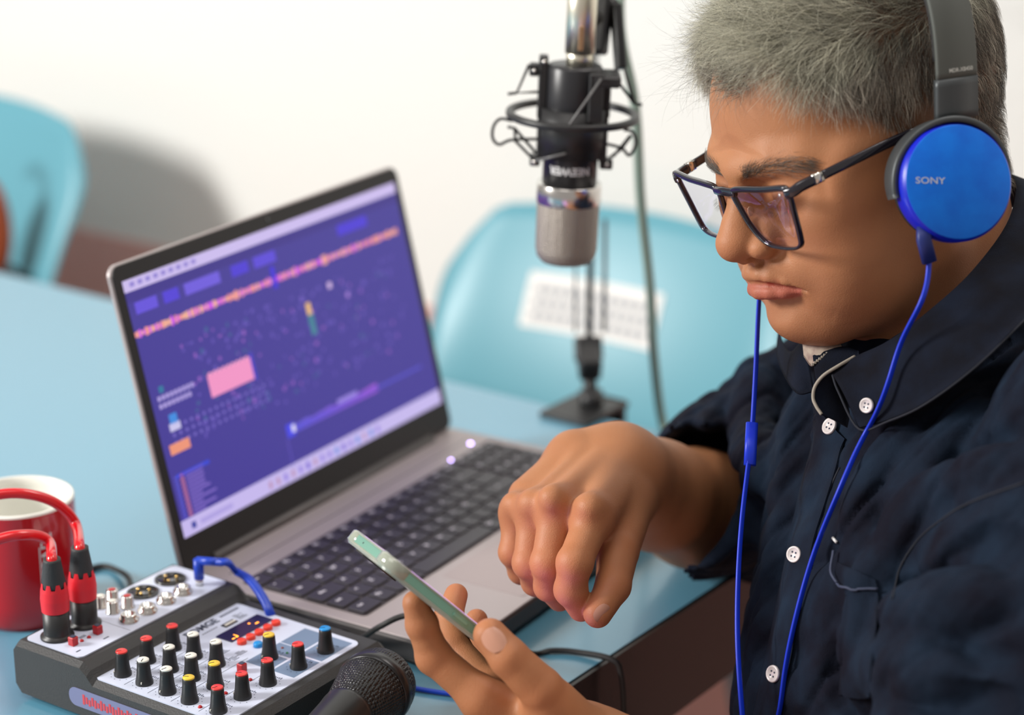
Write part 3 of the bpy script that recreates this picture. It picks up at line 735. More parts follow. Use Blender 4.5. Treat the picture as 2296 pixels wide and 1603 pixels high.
# ------------------------------------------------------------------ black cables on the table
def eg(px, out_, z):
    """point just outside the right table edge, under photo column px"""
    best = min(np.linspace(0, 1.3, 1300), key=lambda s_: abs(1148 + FPX * (corner - e2 * s_)[0] / ((corner - e2 * s_ - CO) @ CF) - px))
    return corner - e2 * best + e1 * (.004 + out_) + UP * z
def table_cable(name, label, pts, r=.0022, m=None):
    o0 = pts[0]; e = empty(name, o0); tag(e, label, 'cable'); MB().tube(spline(pts, 10) - o0, r, 10).build('cord', m or M_rubber, e)
table_cable('power_cable', 'thin black cable curving behind the mixer next to the mug', [on_mixer(.110, -.012, .020), ground(290, 1300, .012), ground(262, 1277, .004), ground(225, 1268, .0025), ground(170, 1285, .0025), ground(100, 1300, .0025)], .0022)
table_cable('usb_cable', 'black cable arching over the front left corner of the laptop and off the table edge', [ground(700, 1432, .003), ground(745, 1440, .003), ground(800, 1434, .010), at(850, 1405, 1.475), at(910, 1380, 1.47), at(990, 1390, 1.46), at(1080, 1440, 1.455), ground(1190, 1466, .003), ground(1235, 1459, .0025), ground(1290, 1462, .0025), eg(1350, .004, .0026), eg(1356, .010, -.010), eg(1360, .012, -.05), eg(1366, .014, -.12), eg(1372, .014, -.30)], .0021)
table_cable('charging_cable', 'black cable lying along the side of the laptop, in front of its base', [ground(700, 1443, .0025), ground(780, 1455, .0025), ground(860, 1462, .0025), ground(930, 1482, .0025), ground(1010, 1520, .0025), ground(1090, 1560, .0025)], .0024)
table_cable('blue_lead', 'blue cable lying flat on the table between the handheld microphone and the hand', [ground(860, 1528, .002), ground(930, 1543, .002), ground(990, 1553, .002), ground(1050, 1560, .002)], .0017, M_bluc)

# ------------------------------------------------------------------ smartphone
def camvec(x, y, z): return CR * x + CU * y - CF * z
pB = np.array([-.3538, .9291, -.108]); pD = np.array([.7013, .1917, -.6866]); pC = at(872, 1256, 1.275)
pN = np.cross(pB, pD); pN *= np.sign(pN @ CU); pN = nrm(pN + nrm(pC - CO) * .045); pD = nrm(pD - pN * (pD @ pN)); pB = np.cross(pN, pD); pB *= np.sign(pB @ np.array([-.3538, .9291, -.108])); pA_ = -pD
ph_o = pC + pB * .0370 - pA_ * .0785 - pN * .001
ax, ay, az = -pB, pA_, pN
if np.cross(ax, ay) @ az < 0: ax = -ax
phone = empty('smartphone', M=frame(ph_o, ax, ay, az)); tag(phone, 'smartphone in a clear case with pale green edges, held in the left hand', 'phone')
M_pf = mat('green_phone_frame', srgb(136, 188, 168), .28, .4)
M_case = mat('clear_case', srgb(158, 164, 150), .14, 0, coat=.8)
b = MB(); b.rbox(.0735, .1575, -.0040, .0040, .0105, 0, 8, bz=.0015); b.build('body', [M_pf], phone)
b = MB(); b.rbox(.0750, .1590, -.0052, -.0022, .0115, 0, 8, bz=.0012); b.rbox(.0750, .1590, .0026, .0040, .0115, 0, 8, bz=.0005)
for sx in (-1, 1):
    for sy in (-1, 1): b.lathe([(.0105, -.004), (.0118, -.0035), (.0118, .0030), (.0105, .0042)], 24, 0, T=np.array(Matrix.Translation((sx * .0265, sy * .0685, 0))))
b.build('clear_case', M_case, phone)
M_scr = mat('lit_phone_screen', (.01, .01, .01), .15, emit=(.85, .45, 1.0), es=1.6)
b = MB(); b.rbox(.0690, .1520, .0040, .00425, .0085, 0, 8); b.build('screen', M_scr, phone)
b = MB(); b.lathe([(.0006, 0), (.0006, .00015)], 10, 0, T=align(np.array([.008, .0788, 0]), np.array([.008, .09, 0]))); b.build('microphone_hole', M_black, phone)
for a_, c_ in ((-.0376, -.0368), (.0368, .0376)): MB().box((a_, .012, -.0010), (c_, .024, .0010), 0, .0003).build('side_button', M_pf, phone)
b = MB(); b.rbox(.022, .028, -.0062, -.0050, .004, 0, 4, c=(.02, .058)); b.build('camera_bump', M_blackgloss, phone)
# ================================================================== PERSON
class Vol:
    """signed distance samples on a grid (mm); shapes are blended in and a smooth mesh is drawn around them"""
    def __init__(s, lo, hi, h):
        s.lo = np.array(lo, float); s.h = h; s.n = tuple(int(math.ceil((b - a) / h)) + 1 for a, b in zip(lo, hi)); s.d = np.full(s.n, 60.0, np.float32)
    def copy(s):
        o = Vol.__new__(Vol); o.lo, o.h, o.n = s.lo, s.h, s.n; o.d = np.full(s.n, 60.0, np.float32); return o
    def _sub(s, lo, hi, mar):
        a = np.clip(np.floor((np.array(lo) - mar - s.lo) / s.h).astype(int), 0, np.array(s.n)); b = np.clip(np.ceil((np.array(hi) + mar - s.lo) / s.h).astype(int) + 1, 0, np.array(s.n))
        sl = tuple(slice(i, j) for i, j in zip(a, b))
        ax = [(s.lo[k] + s.h * np.arange(a[k], b[k])).astype(np.float32) for k in range(3)]
        return sl, ax[0][:, None, None], ax[1][None, :, None], ax[2][None, None, :]
    def put(s, fn, lo, hi, k=0.0, op='u'):
        mar = k + 3 * s.h; sl, X, Y, Z = s._sub(lo, hi, mar)
        if any(q.stop <= q.start for q in sl): return s
        f = fn(X, Y, Z).astype(np.float32); D = s.d[sl]
        if op == 'u': s.d[sl] = smin(D, f, k)
        else: s.d[sl] = -smin(-D, f, k)
        return s
    def ell(s, c, r, k=0.0, op='u', R=None):
        c = np.array(c, float); r = np.array(r, float)
        def fn(X, Y, Z):
            x, y, z = X - c[0], Y - c[1], Z - c[2]
            if R is not None: x, y, z = (R[0][i] * x + R[1][i] * y + R[2][i] * z for i in range(3))
            k0 = np.sqrt((x / r[0]) ** 2 + (y / r[1]) ** 2 + (z / r[2]) ** 2) + 1e-6
            k1 = np.sqrt((x / r[0] ** 2) ** 2 + (y / r[1] ** 2) ** 2 + (z / r[2] ** 2) ** 2) + 1e-6
            return k0 * (k0 - 1) / k1
        m = r if R is None else np.full(3, r.max())
        return s.put(fn, c - m, c + m, k, op)
    def cap(s, a, b, ra, rb=None, k=0.0, op='u'):
        a = np.array(a, float); b = np.array(b, float); rb = ra if rb is None else rb; ab = b - a; L = max(ab @ ab, 1e-9)
        def fn(X, Y, Z):
            x, y, z = X - a[0], Y - a[1], Z - a[2]
            t = np.clip((x * ab[0] + y * ab[1] + z * ab[2]) / L, 0, 1)
            return np.sqrt((x - t * ab[0]) ** 2 + (y - t * ab[1]) ** 2 + (z - t * ab[2]) ** 2) - (ra + (rb - ra) * t)
        m = max(ra, rb); return s.put(fn, np.minimum(a, b) - m, np.maximum(a, b) + m, k, op)
    def chain(s, P, R, k=0.0, op='u', n=1):
        for i in range(len(P) - 1): s.cap(P[i], P[i + 1], R[i], R[i + 1], k, op)
        return s
    def union(s, o, k): s.d = smin(s.d, o.d, k); return s
    def mesh(s):
        d = s.d; ins = d < 0; nx, ny, nz = s.n
        cnt = np.zeros((nx - 1, ny - 1, nz - 1), np.int8)
        for i in (0, 1):
            for j in (0, 1):
                for k in (0, 1): cnt += ins[i:nx - 1 + i, j:ny - 1 + j, k:nz - 1 + k]
        act = np.argwhere((cnt > 0) & (cnt < 8)); idx = np.full(cnt.shape, -1, np.int32); idx[tuple(act.T)] = np.arange(len(act))
        acc = np.zeros((len(act), 3)); wn = np.zeros(len(act))
        cor = [np.array(c) for c in ((0, 0, 0), (1, 0, 0), (0, 1, 0), (1, 1, 0), (0, 0, 1), (1, 0, 1), (0, 1, 1), (1, 1, 1))]
        val = [d[tuple((act + c).T)] for c in cor]
        for p in range(8):
            for q_ in range(p + 1, 8):
                if np.abs(cor[p] - cor[q_]).sum() != 1: continue
                m = (val[p] < 0) != (val[q_] < 0); t = val[p][m] / (val[p][m] - val[q_][m])
                acc[m] += cor[p] + t[:, None] * (cor[q_] - cor[p]); wn[m] += 1
        V = s.lo + s.h * (act + acc / wn[:, None])
        Fs = []
        for ax in range(3):
            u, v = (ax + 1) % 3, (ax + 2) % 3
            A = [slice(None)] * 3; B = [slice(None)] * 3; A[ax] = slice(0, -1); B[ax] = slice(1, None)
            e = np.argwhere(ins[tuple(A)] != ins[tuple(B)]); e = e[(e[:, u] > 0) & (e[:, v] > 0) & (e[:, u] < s.n[u] - 1) & (e[:, v] < s.n[v] - 1)]
            fl = ins[tuple(e.T)]
            def g(du, dv):
                c = e.copy(); c[:, u] -= du; c[:, v] -= dv; return idx[tuple(c.T)]
            Q = np.stack([g(1, 1), g(0, 1), g(0, 0), g(1, 0)], 1); Q[~fl] = Q[~fl][:, ::-1]; Fs.append(Q)
        return V, np.concatenate(Fs)
def smin(a, b, k):
    if k <= 0: return np.minimum(a, b)
    h = np.maximum(k - np.abs(a - b), 0) / k
    return np.minimum(a, b) - h * h * k * .25
def mesh_np(name, V, F, tint=None):
    me = bpy.data.meshes.new(name); me.vertices.add(len(V)); me.vertices.foreach_set('co', np.asarray(V, np.float32).ravel())
    nf, w_ = F.shape; me.loops.add(nf * w_); me.loops.foreach_set('vertex_index', F.astype(np.int32).ravel())
    me.polygons.add(nf); me.polygons.foreach_set('loop_start', np.arange(0, nf * w_, w_, dtype=np.int32)); me.polygons.foreach_set('loop_total', np.full(nf, w_, np.int32))
    me.polygons.foreach_set('use_smooth', np.ones(nf, bool)); me.update(calc_edges=True)
    if tint is not None:
        a = me.color_attributes.new('tint', 'FLOAT_COLOR', 'POINT'); a.data.foreach_set('color', np.c_[tint, np.ones(len(tint))].astype(np.float32).ravel())
    return me
def relax(V, F, it=2, f=.5):
    n = len(V)
    for _ in range(it):
        s_ = np.zeros_like(V); c_ = np.zeros(n)
        for i in range(4):
            a, b = F[:, i], F[:, (i + 1) % 4]
            for k in range(3): s_[:, k] += np.bincount(a, V[b, k], n) + np.bincount(b, V[a, k], n)
            c_ += np.bincount(a, minlength=n) + np.bincount(b, minlength=n)
        V = V + f * (s_ / np.maximum(c_, 1)[:, None] - V)
    return V
def normals(V, F):
    fn = np.cross(V[F[:, 2]] - V[F[:, 0]], V[F[:, 3]] - V[F[:, 1]]); N = np.zeros_like(V)
    for i in range(4):
        for k in range(3): N[:, k] += np.bincount(F[:, i], fn[:, k], len(V))
    return N / (np.linalg.norm(N, axis=1)[:, None] + 1e-12)
def bell(V, c, r): return np.exp(-(((V - np.array(c)) / np.array(r)) ** 2).sum(1))

# ------------------------------------------------------------------ head (x forward, y to his left, z up; mm; origin between the ears)
HR = np.array([[-.8188, .4566, -.3447], [-.4848, -.8734, -.0074], [-.3053, .1612, .9365]]); HO = np.array([.2258, 1.3683, .3577]) * 1000
def H2W(V): return (np.asarray(V) @ HR.T + HO) * .001
def W2H(P): return (np.asarray(P) * 1000 - HO) @ HR
h = Vol((-118, -96, -200), (138, 96, 146), 1.3)
h.ell((-12, 0, 44), (97, 77, 84)).ell((24, 0, 30), (64, 62, 70), 20)
h.ell((40, 0, -8), (52, 63, 66), 20)                              # mid face
h.chain([(84, -12, 25), (88, 0, 26), (84, 12, 25)], [9, 9, 9], 12)        # glabella
for s in (-1, 1):
    h.chain([(83, s * 14, 26), (80, s * 27, 28), (70, s * 42, 27), (54, s * 54, 20)], [9, 9.5, 9, 8], 13)   # brow ridge
    h.ell((62, s * 46, -8), (22, 18, 17), 16)                     # cheekbone
    h.ell((60, s * 38, -34), (27, 25, 27), 18)                    # cheek
    h.chain([(4, s * 56, -12), (8, s * 52, -50), (42, s * 38, -74), (72, s * 17, -84)], [17, 18, 17, 14], 18)   # jaw
    h.ell((34, s * 46, -42), (34, 18, 32), 18)
    h.ell((30, s * 60, 10), (36, 10, 20), 18)
h.ell((74, 0, -40), (33, 31, 27), 14)                             # muzzle
h.ell((82, 0, -77), (20, 24, 17), 14)                             # chin
h.ell((42, 0, -82), (44, 40, 24), 20)                             # under the chin
# neck
nb = W2H(at(2120, 900, 1.44)); nt_ = np.array([-22, 0, -30.])
h.cap(nt_, nb, 56, 50, 22)
h.cap((-48, 0, -10), nb + np.array([-20, 0, 0]), 44, 52, 20)
for s in (-1, 1): h.cap((-12, s * 52, -30), nb + np.array([15, s * 12, 0]), 12, 12, 14)    # neck muscle
# eye sockets
for s in (-1, 1):
    h.ell((98, s * 30, 9), (16, 18, 11), 12, 's'); h.ell((95, s * 14, 10), (8, 6, 12), 8, 's')
    # closed-down upper lid, eyeball bulge, lower lid
    h.ell((77.5, s * 32, 9), (13.5, 15.5, 12.5), 5)
# nose
h.chain([(89, 0, 20), (97, 0, 8), (106, 0, -5), (111, 0, -13)], [6.5, 7.0, 8.0, 10.5], 7)
h.ell((109, 0, -16), (13.5, 12.5, 11), 6)
h.ell((96, 0, -10), (13, 11.5, 15), 9)
for s in (-1, 1):
    h.ell((99, s * 14.5, -20.5), (12, 8.8, 8), 4)
    h.ell((91, s * 13.5, -11), (9, 8, 9), 8)
    h.ell((106, s * 8, -30), (6.5, 3.6, 4.5), 2.5, 's')
    h.chain([(97, s * 24.5, -14), (94, s * 26, -22), (95, s * 22.5, -28.5), (99, s * 17, -30.5)], [1.2, 2.2, 1.8, 1.0], 3, 's')    # crease behind the nostril wing
    h.chain([(96, s * 25, -25), (90, s * 34, -42), (84, s * 36, -52)], [.8, .9, .6], 8, 's')   # smile fold
    h.ell((58, s * 36, -56), (30, 24, 26), 18); h.ell((79, s * 27, -40), (14, 10, 13), 12)
    h.chain([(88, s * 18, -2), (84, s * 30, -7), (76, s * 42, -4)], [1.2, 1.4, 1], 9, 's')        # under-eye fold
h.cap((108, 0, -27), (102, 0, -29), 4, 4, 4)
h.cap((106, 0, -31), (107.5, 0, -38), 1.6, 1.8, 4, 's')           # philtrum
# lips
UL = [(104.0, 0, -40.4), (104.4, -5, -39.8), (102.4, -12, -41.6), (97.2, -20, -46.0), (91, -27, -51.0)]
LL = [(103.6, 0, -51.8), (102.0, -8, -52.4), (97.8, -16, -53.2), (92, -24, -53.6)]
for s in (-1, 1):
    h.chain([(a, s * b, c) for a, b, c in UL], [4.3, 4.3, 3.8, 3.0, 2.0], 3.0)
    h.chain([(a, s * b, c) for a, b, c in LL], [7.0, 6.3, 4.4, 2.2], 2.8)
    h.chain([(110.0, 0, -44.6), (108.5, s * 7, -44.8), (105.0, s * 13, -46.0), (100.8, s * 19, -48.6), (95.2, s * 25, -51.4), (90.5, s * 31, -54.0)], [2.6, 2.4, 1.9, 1.4, 1.2, .9], 1.6, 's')
h.cap((107.5, -9, -65.5), (107.5, 9, -65.5), 7, 7, 8, 's')            # fold above the chin
# eyelid opening
for s in (-1, 1):
    h.chain([(92, s * 19, 4.6), (93.2, s * 27, 1.2), (91.6, s * 37, 1.0), (86.4, s * 46, 5.0)], [.4, 1.0, 1.0, .3], 1.0, 's')
    h.chain([(92, s * 18, 12), (92.6, s * 28, 16.5), (89.8, s * 38, 16), (83, s * 48, 10)], [.6, .8, .8, .6], 2.0, 's')  # lid crease
# ears
for s in (-1, 1):
    e = [(6, s * 71, 0), (2, s * 75, 8), (-8, s * 78, 12), (-16, s * 79, 6), (-16, s * 77, -6), (-9, s * 74, -20), (-2, s * 71, -26)]
    h.chain(e, [3.5, 3.5, 3.5, 3.5, 3.2, 4, 4.5], 3); h.ell((-6, s * 72, -6), (11, 4, 16), 4); h.ell((-3, s * 77, -6), (6, 4, 8), 3, 's')
HV, HF = h.mesh(); HV = relax(HV, HF, 1, .35)
HN = normals(HV, HF)
x, y, z = HV.T
tint = np.ones((len(HV), 3))
def blend(m, c):
    global tint
    m = np.clip(m, 0, 1)[:, None]; tint = tint * (1 - m) + m * np.array(c)
def chain_d(V, P):
    d = np.full(len(V), 1e9)
    for a, b in zip(P[:-1], P[1:]):
        a = np.array(a, float); b = np.array(b, float); ab = b - a; t = np.clip(((V - a) @ ab) / (ab @ ab), 0, 1); d = np.minimum(d, np.linalg.norm(V - a - t[:, None] * ab, axis=1))
    return d
lipU = np.minimum(*[chain_d(HV, [(a, s * b, c) for a, b, c in UL]) for s in (-1, 1)]); lipL = np.minimum(*[chain_d(HV, [(a, s * b, c) for a, b, c in LL]) for s in (-1, 1)])
wd = 1 - np.clip((np.abs(y) - 14) / 14, 0, 1)
blend(np.clip((4.1 + 4.6 * wd - lipL) / 1.4, 0, 1) * .9, (1.10, .66, 1.02)); blend(np.clip((2.9 + 1.9 * wd - lipU) / 1.2, 0, 1) * .85, (.84, .52, .66)); blend(np.clip((HV[:, 0] < 104.5) * (2.8 - np.abs(z + 45.2)) * (np.abs(y) < 14) * (x > 90) , 0, 1) * .8, (.85, .25, .28))
blend(bell(HV, (112, 0, -16), (14, 15, 12)) * .35, (1.05, .82, .76)); blend((bell(HV, (70, 45, -20), (22, 18, 18)) + bell(HV, (70, -45, -20), (22, 18, 18))) * .22, (1.0, .80, .72))
blend((bell(HV, (88, 30, 0), (12, 16, 10)) + bell(HV, (88, -30, 0), (12, 16, 10))) * .45, (.80, .72, .68))
beard = np.clip(1 - np.minimum(1, np.maximum(0, (-30 - z + (x - 60) * .05) / -14 + 0)), 0, 1) * 0
st_ = np.clip((-34 - z) / 14, 0, 1) * np.clip((z + 112) / 18, 0, 1) * np.clip((x + 5) / 20, 0, 1) * (1 - np.clip((6 - np.minimum(lipU, lipL)) / 3, 0, 1))
blend(st_ * .28, (.72, .72, .74))
# hairline: everything behind this is scalp
def hairline(V):
    x, y, z = V.T; ay_ = np.abs(y)
    front = z - (72 - .0052 * (ay_ - 8) ** 2 * (ay_ > 8) + 0) - (x - 74) * -.9       # >0 : above the forehead line
    side = -(x - (46 - .26 * (z - 20) - np.clip(30 - z, 0, 99) * .95))                  # >0 : behind the temple line
    return front, side
def hairmask(V):
    x, y, z = V.T; ay_ = np.abs(y)
    top = np.clip((z + (x - 74) * .8 - 78 - np.clip(12 - y, 0, 40) * .28) / 9, 0, 1)
    lim = np.interp(z, [-60, -30, -8, 5, 18, 27, 36, 46, 60, 75], [-70, -42, -22, -2, 14, 28, 33, 37, 44, 60])
    sd = np.clip((lim - x) / 4, 0, 1) * np.clip((z + 52 + (x + 40) * -.3) / 12, 0, 1)
    return np.maximum(top, sd)
hm_ = hairmask(HV); blend(hm_ * .85, (.30, .33, .36))

# ------------------------------------------------------------------ hands and forearms (world mm)
def W(px, py, z): return at(px, py, z) * 1000
def hand(fingers, palm, fore, ext=None, h_=1.05, kf=2.2, kp=9, post=None, thumb=None, kt=6):
    P = np.array([p for f in fingers + [palm] + [fore] + [thumb] for p, _ in f]); lo = P.min(0) - 30; hi = P.max(0) + 30
    if ext is not None: lo = np.maximum(lo, ext[0]); hi = np.minimum(hi, ext[1])
    v = Vol(lo, hi, h_); 
    for f in fingers:
        g = v.copy(); g.chain([p for p, _ in f], [r for _, r in f], 2.0)
        for (p, r) in f[2:-1]: g.ell(p, (r * 1.05,) * 3, 3)
        v.union(g, kf)
    pl2 = v.copy()
    wr = fore[0]
    for (p, r) in palm: pl2.cap(p, wr[0], r, wr[1] * .82, 8)
    pl2.chain([p for p, _ in fore], [r for _, r in fore], 12)
    if post: post(pl2)
    v.union(pl2, kp)
    t = v.copy(); t.chain([p for p, _ in thumb[:2]], [r for _, r in thumb[:2]], 5); v.union(t, kt)
    t = v.copy(); t.chain([p for p, _ in thumb[1:]], [r for _, r in thumb[1:]], 3); v.union(t, 1.6)
    return v
# left hand, palm up, holding the phone
LW = W(1310, 1690, 1.335)
fi = [[(W(1085, 1570, 1.318), 11.5), (W(1080, 1566, 1.318), 11.5), (W(972, 1472, 1.318), 10.6), (W(945, 1400, 1.312), 9.2), (W(930, 1352, 1.308), 7.8)],
      [(W(1110, 1560, 1.345), 11), (W(1108, 1556, 1.345), 11), (W(1018, 1452, 1.372), 9.8), (W(1006, 1382, 1.392), 8.8), (W(1022, 1334, 1.402), 7.6)],
      [(W(1150, 1560, 1.375), 11), (W(1146, 1556, 1.375), 10.5), (W(1072, 1490, 1.408), 9.4), (W(1056, 1424, 1.42), 8.4), (W(1068, 1390, 1.424), 7.4)],
      [(W(1190, 1575, 1.40), 10), (W(1186, 1570, 1.40), 9.5), (W(1130, 1520, 1.43), 8.4), (W(1112, 1470, 1.435), 7.6), (W(1120, 1440, 1.435), 6.8)]]
palmL = [(fi[0][1][0], 13), (fi[1][1][0], 13), (fi[2][1][0], 13), (fi[3][1][0], 12)]
thL = [(W(1290, 1640, 1.312), 17), (W(1212, 1545, 1.293), 13.5), (W(1140, 1474, 1.288), 11.6), (W(1098, 1424, 1.291), 10.2)]
foreL = [(LW, 30), (W(1700, 1840, 1.285), 38), (W(2100, 1960, 1.225), 43)]
def postL(v):
    v.cap(W(1230, 1590, 1.305), W(1320, 1680, 1.325), 17, 20, 10)
    v.cap(W(1090, 1590, 1.33), W(1250, 1660, 1.345), 12, 14, 10)
    v.cap(W(1165, 1560, 1.30), W(1200, 1600, 1.30), 1.2, 1.2, 7, 's')
ext = (W(880, 1950, 1.40) * 0 - 1e9, W(0, 0, 1) * 0 + 1e9)
vl = hand(fi, palmL, foreL, None, 1.1, 1.8, 8, postL, thL, 7)
LV_, LF_ = vl.mesh(); LV_ = relax(LV_, LF_, 1, .4)
# right hand hanging over the keyboard, thumb and forefinger pinched
RW = W(1392, 1062, 1.478)
fr = [[(W(1332, 1158, 1.392), 12), (W(1330, 1162, 1.390), 12), (W(1288, 1262, 1.368), 11.0), (W(1279, 1322, 1.376), 10.0), (W(1302, 1364, 1.386), 8.6)],
      [(W(1252, 1136, 1.400), 11.8), (W(1250, 1140, 1.400), 11.6), (W(1226, 1262, 1.390), 10.2), (W(1230, 1314, 1.404), 9.2), (W(1254, 1344, 1.42), 8)],
      [(W(1200, 1144, 1.416), 11.4), (W(1198, 1150, 1.416), 11), (W(1184, 1262, 1.408), 9.8), (W(1200, 1304, 1.424), 8.8), (W(1226, 1324, 1.44), 7.6)],
      [(W(1162, 1146, 1.436), 10.6), (W(1160, 1152, 1.436), 10.2), (W(1150, 1238, 1.432), 9.0), (W(1168, 1280, 1.444), 8.2), (W(1196, 1300, 1.458), 7)]]
palmR = [(fr[0][1][0], 13.5), (fr[1][1][0], 13), (fr[2][1][0], 12.5), (fr[3][1][0], 11.5)]
thR = [(W(1400, 1130, 1.448), 20), (W(1384, 1236, 1.404), 14), (W(1374, 1314, 1.384), 11.2), (W(1339, 1376, 1.374), 9.2)]
foreR = [(RW, 32), (W(1470, 1110, 1.545), 38), (W(1560, 1140, 1.61), 43), (W(1660, 1150, 1.68), 45)]
def postR(v):
    v.cap(W(1290, 1030, 1.476), W(1370, 1040, 1.486), 20, 26, 12)       # far side of the wrist
    v.cap(W(1180, 1110, 1.45), W(1290, 1040, 1.478), 12, 18, 10)
    v.cap(W(1340, 1180, 1.42), W(1400, 1130, 1.46), 16, 20, 10)
    for (p, r) in ((W(1238, 1116, 1.388), 5), (W(1322, 1136, 1.380), 5.5), (W(1190, 1128, 1.406), 4.6), (W(1152, 1130, 1.426), 4.4)): v.ell(p, (r + 3.2,) * 3, 10)
    for a, b in (((1238, 1120, 1.386), (1345, 1030, 1.452)), ((1322, 1140, 1.376), (1380, 1050, 1.450)), ((1190, 1128, 1.404), (1300, 1020, 1.458))): v.cap(W(*a), W(*b), 4, 3, 9)
vr = hand(fr, palmR, foreR, None, 1.1, 1.6, 7, postR, thR, 7)
e1m = np.array([.811565, -.584262, 0]); cm = np.array([298.1, 1683.0, 0])
def over_table(X, Y, Z): return np.maximum(Z - .8, (X - cm[0]) * e1m[0] + (Y - cm[1]) * e1m[1] - 5)
vr.put(over_table, vr.lo + 1, vr.lo + vr.h * np.array(vr.n), 0, 's')
RV_, RF_ = vr.mesh(); RV_ = relax(RV_, RF_, 1, .4)
def knuckle_tint(V, fs, extra=()):
    t = np.ones((len(V), 3)); m = np.zeros(len(V))
    for f in fs:
        for (p, r) in f[1:]: m = np.maximum(m, np.exp(-((V - p) ** 2).sum(1) / (r * 1.5) ** 2))
    return t * (1 - .5 * m[:, None]) + .5 * m[:, None] * np.array([1.05, .78, .72])
tL = knuckle_tint(LV_, fi + [thL]); tR = knuckle_tint(RV_, fr + [thR])
# torso under the shirt
Fb = nrm([-.86, -.50, .0]); Lb = np.array([-Fb[1], Fb[0], 0.]); Lb = -Lb if Lb[1] > 0 else Lb
Rb = np.array([Fb, Lb, np.cross(Fb, Lb)]).T
def torso(v, o=0.0):
    v.ell(W(2165, 1700, 1.40), (135 - o, 178 - o, 230 - o), 30, R=Rb); v.ell(W(2165, 1700, 1.40) + np.array([15, 10, -190.]), (150 - o, 185 - o, 125 - o), 40, R=Rb); v.ell(W(2190, 1190, 1.435), (118 - o, 172 - o, 150 - o), 40, R=Rb)
    v.cap(W(2110, 830, 1.445), W(2180, 1100, 1.44), 66 - o, 100 - o, 40)
    v.cap(np.array([370, 1205, 165.]), np.array([262, 1540, 120.]), 62 - o, 60 - o, 40)
    v.cap(W(2190, 700, 1.50), np.array([330, 1400, 170.]), 45 - o, 70 - o, 30)
tv = Vol((60, 1000, -330), (560, 1800, 330), 6.0); torso(tv, 20); tv.cap(W(2500, 1040, 1.27), W(2150, 1960, 1.21), 50, 42, 30); tv.cap(np.array([262, 1540, 115.]), W(1680, 1150, 1.68), 44, 40, 30)
tv.put(over_table, tv.lo + 1, tv.lo + tv.h * np.array(tv.n), 0, 's')
TV, TF = tv.mesh(); TV = relax(TV, TF, 2, .5)
M_skin = mat('skin', srgb(178, 122, 84), .52, spec=.34, sss=.12, noise=(35, .35, srgb(160, 104, 70)), bump=[(1100, .00020), (300, .00005)], attr='tint')
parts = [(H2W(HV), HF, tint), (LV_ * .001, LF_, tL), (RV_ * .001, RF_, tR), (TV * .001, TF, np.ones((len(TV), 3)))]
po = at(2165, 1900, 1.42)
person = empty('person', (po[0], po[1], 0)); PO = np.array(person.location)
tag(person, 'person with grey hair in a dark navy shirt, looking down at a phone', 'person')
VV = []; FF = []; TT = []; n0 = 0
for V_, F_, T_ in parts: VV.append(V_); FF.append(F_ + n0); TT.append(T_); n0 += len(V_)
body_me = mesh_np('body', np.concatenate(VV) - PO, np.concatenate(FF), np.concatenate(TT)); link('body', body_me, M_skin, person)
# eyeballs
for s in (-1, 1):
    c = H2W([(78.5, s * 32, 8.0)])[0] - PO; dirn = HR @ nrm([.86, .0, -.5])
    eb = MB(); T = align((0, 0, 0), dirn); T[:3, 3] = c
    T[:3, :3] *= .90
    eb.lathe([(.0005, -.0125), (.0088, -.0088), (.0125, 0), (.0109, .0061)], 32, 0, T=T, cap=False).lathe([(.0109, .0061), (.0062, .0109)], 32, 0, T=T, cap=False).lathe([(.0062, .0109), (.003, .0122)], 24, 1, T=T, cap=False).lathe([(.003, .0122), (.0003, .0126)], 16, 2, T=T, cap=False)
    eb.build('eyeball', [mat('eye_white', (.75, .70, .66), .15), mat('iris', (.05, .025, .015), .15), M_blackgloss], person)
# finger nails
def nail(c, ax_, nrm_, w_, l_, nm='fingernail'):
    zc = nrm(nrm_); xc = nrm(np.array(ax_) - zc * (np.array(ax_) @ zc)); yc = np.cross(zc, xc)
    V = []; F = []; n = 14
    for j in range(n + 1):
        for i in range(n + 1):
            u = -1 + 2 * i / n; v = -1 + 2 * j / n
            x_ = u * math.sqrt(1 - v * v * .42) ; y_ = v * math.sqrt(1 - u * u * .42)
            V.append(np.array(c) + xc * x_ * l_ + yc * y_ * w_ - zc * (.0022 * (y_ ** 2) + .0006 * x_ * x_ - .0004) - PO)
    for j in range(n):
        for i in range(n): a = j * (n + 1) + i; F.append((a, a + 1, a + n + 2, a + n + 1))
    MB().add(V, F).build(nm, M_nail, person)
M_nail = mat('fingernail', srgb(206, 152, 128), .3, coat=.3)

c_, ax_ = W(1104, 1432, 1.2755) * .001, at(1098, 1424, 1.29) - at(1140, 1474, 1.29)
nail(at(1107, 1434, 1.2785), at(1098, 1424, 1.29) - at(1140, 1474, 1.288), -CF * .93 + CU * .25 + CR * .05, .0066, .0076)
nail(at(1350, 1376, 1.3655), at(1339, 1376, 1.374) - at(1374, 1314, 1.384), -CF * .78 + CR * .50 - CU * .25, .0052, .0064)
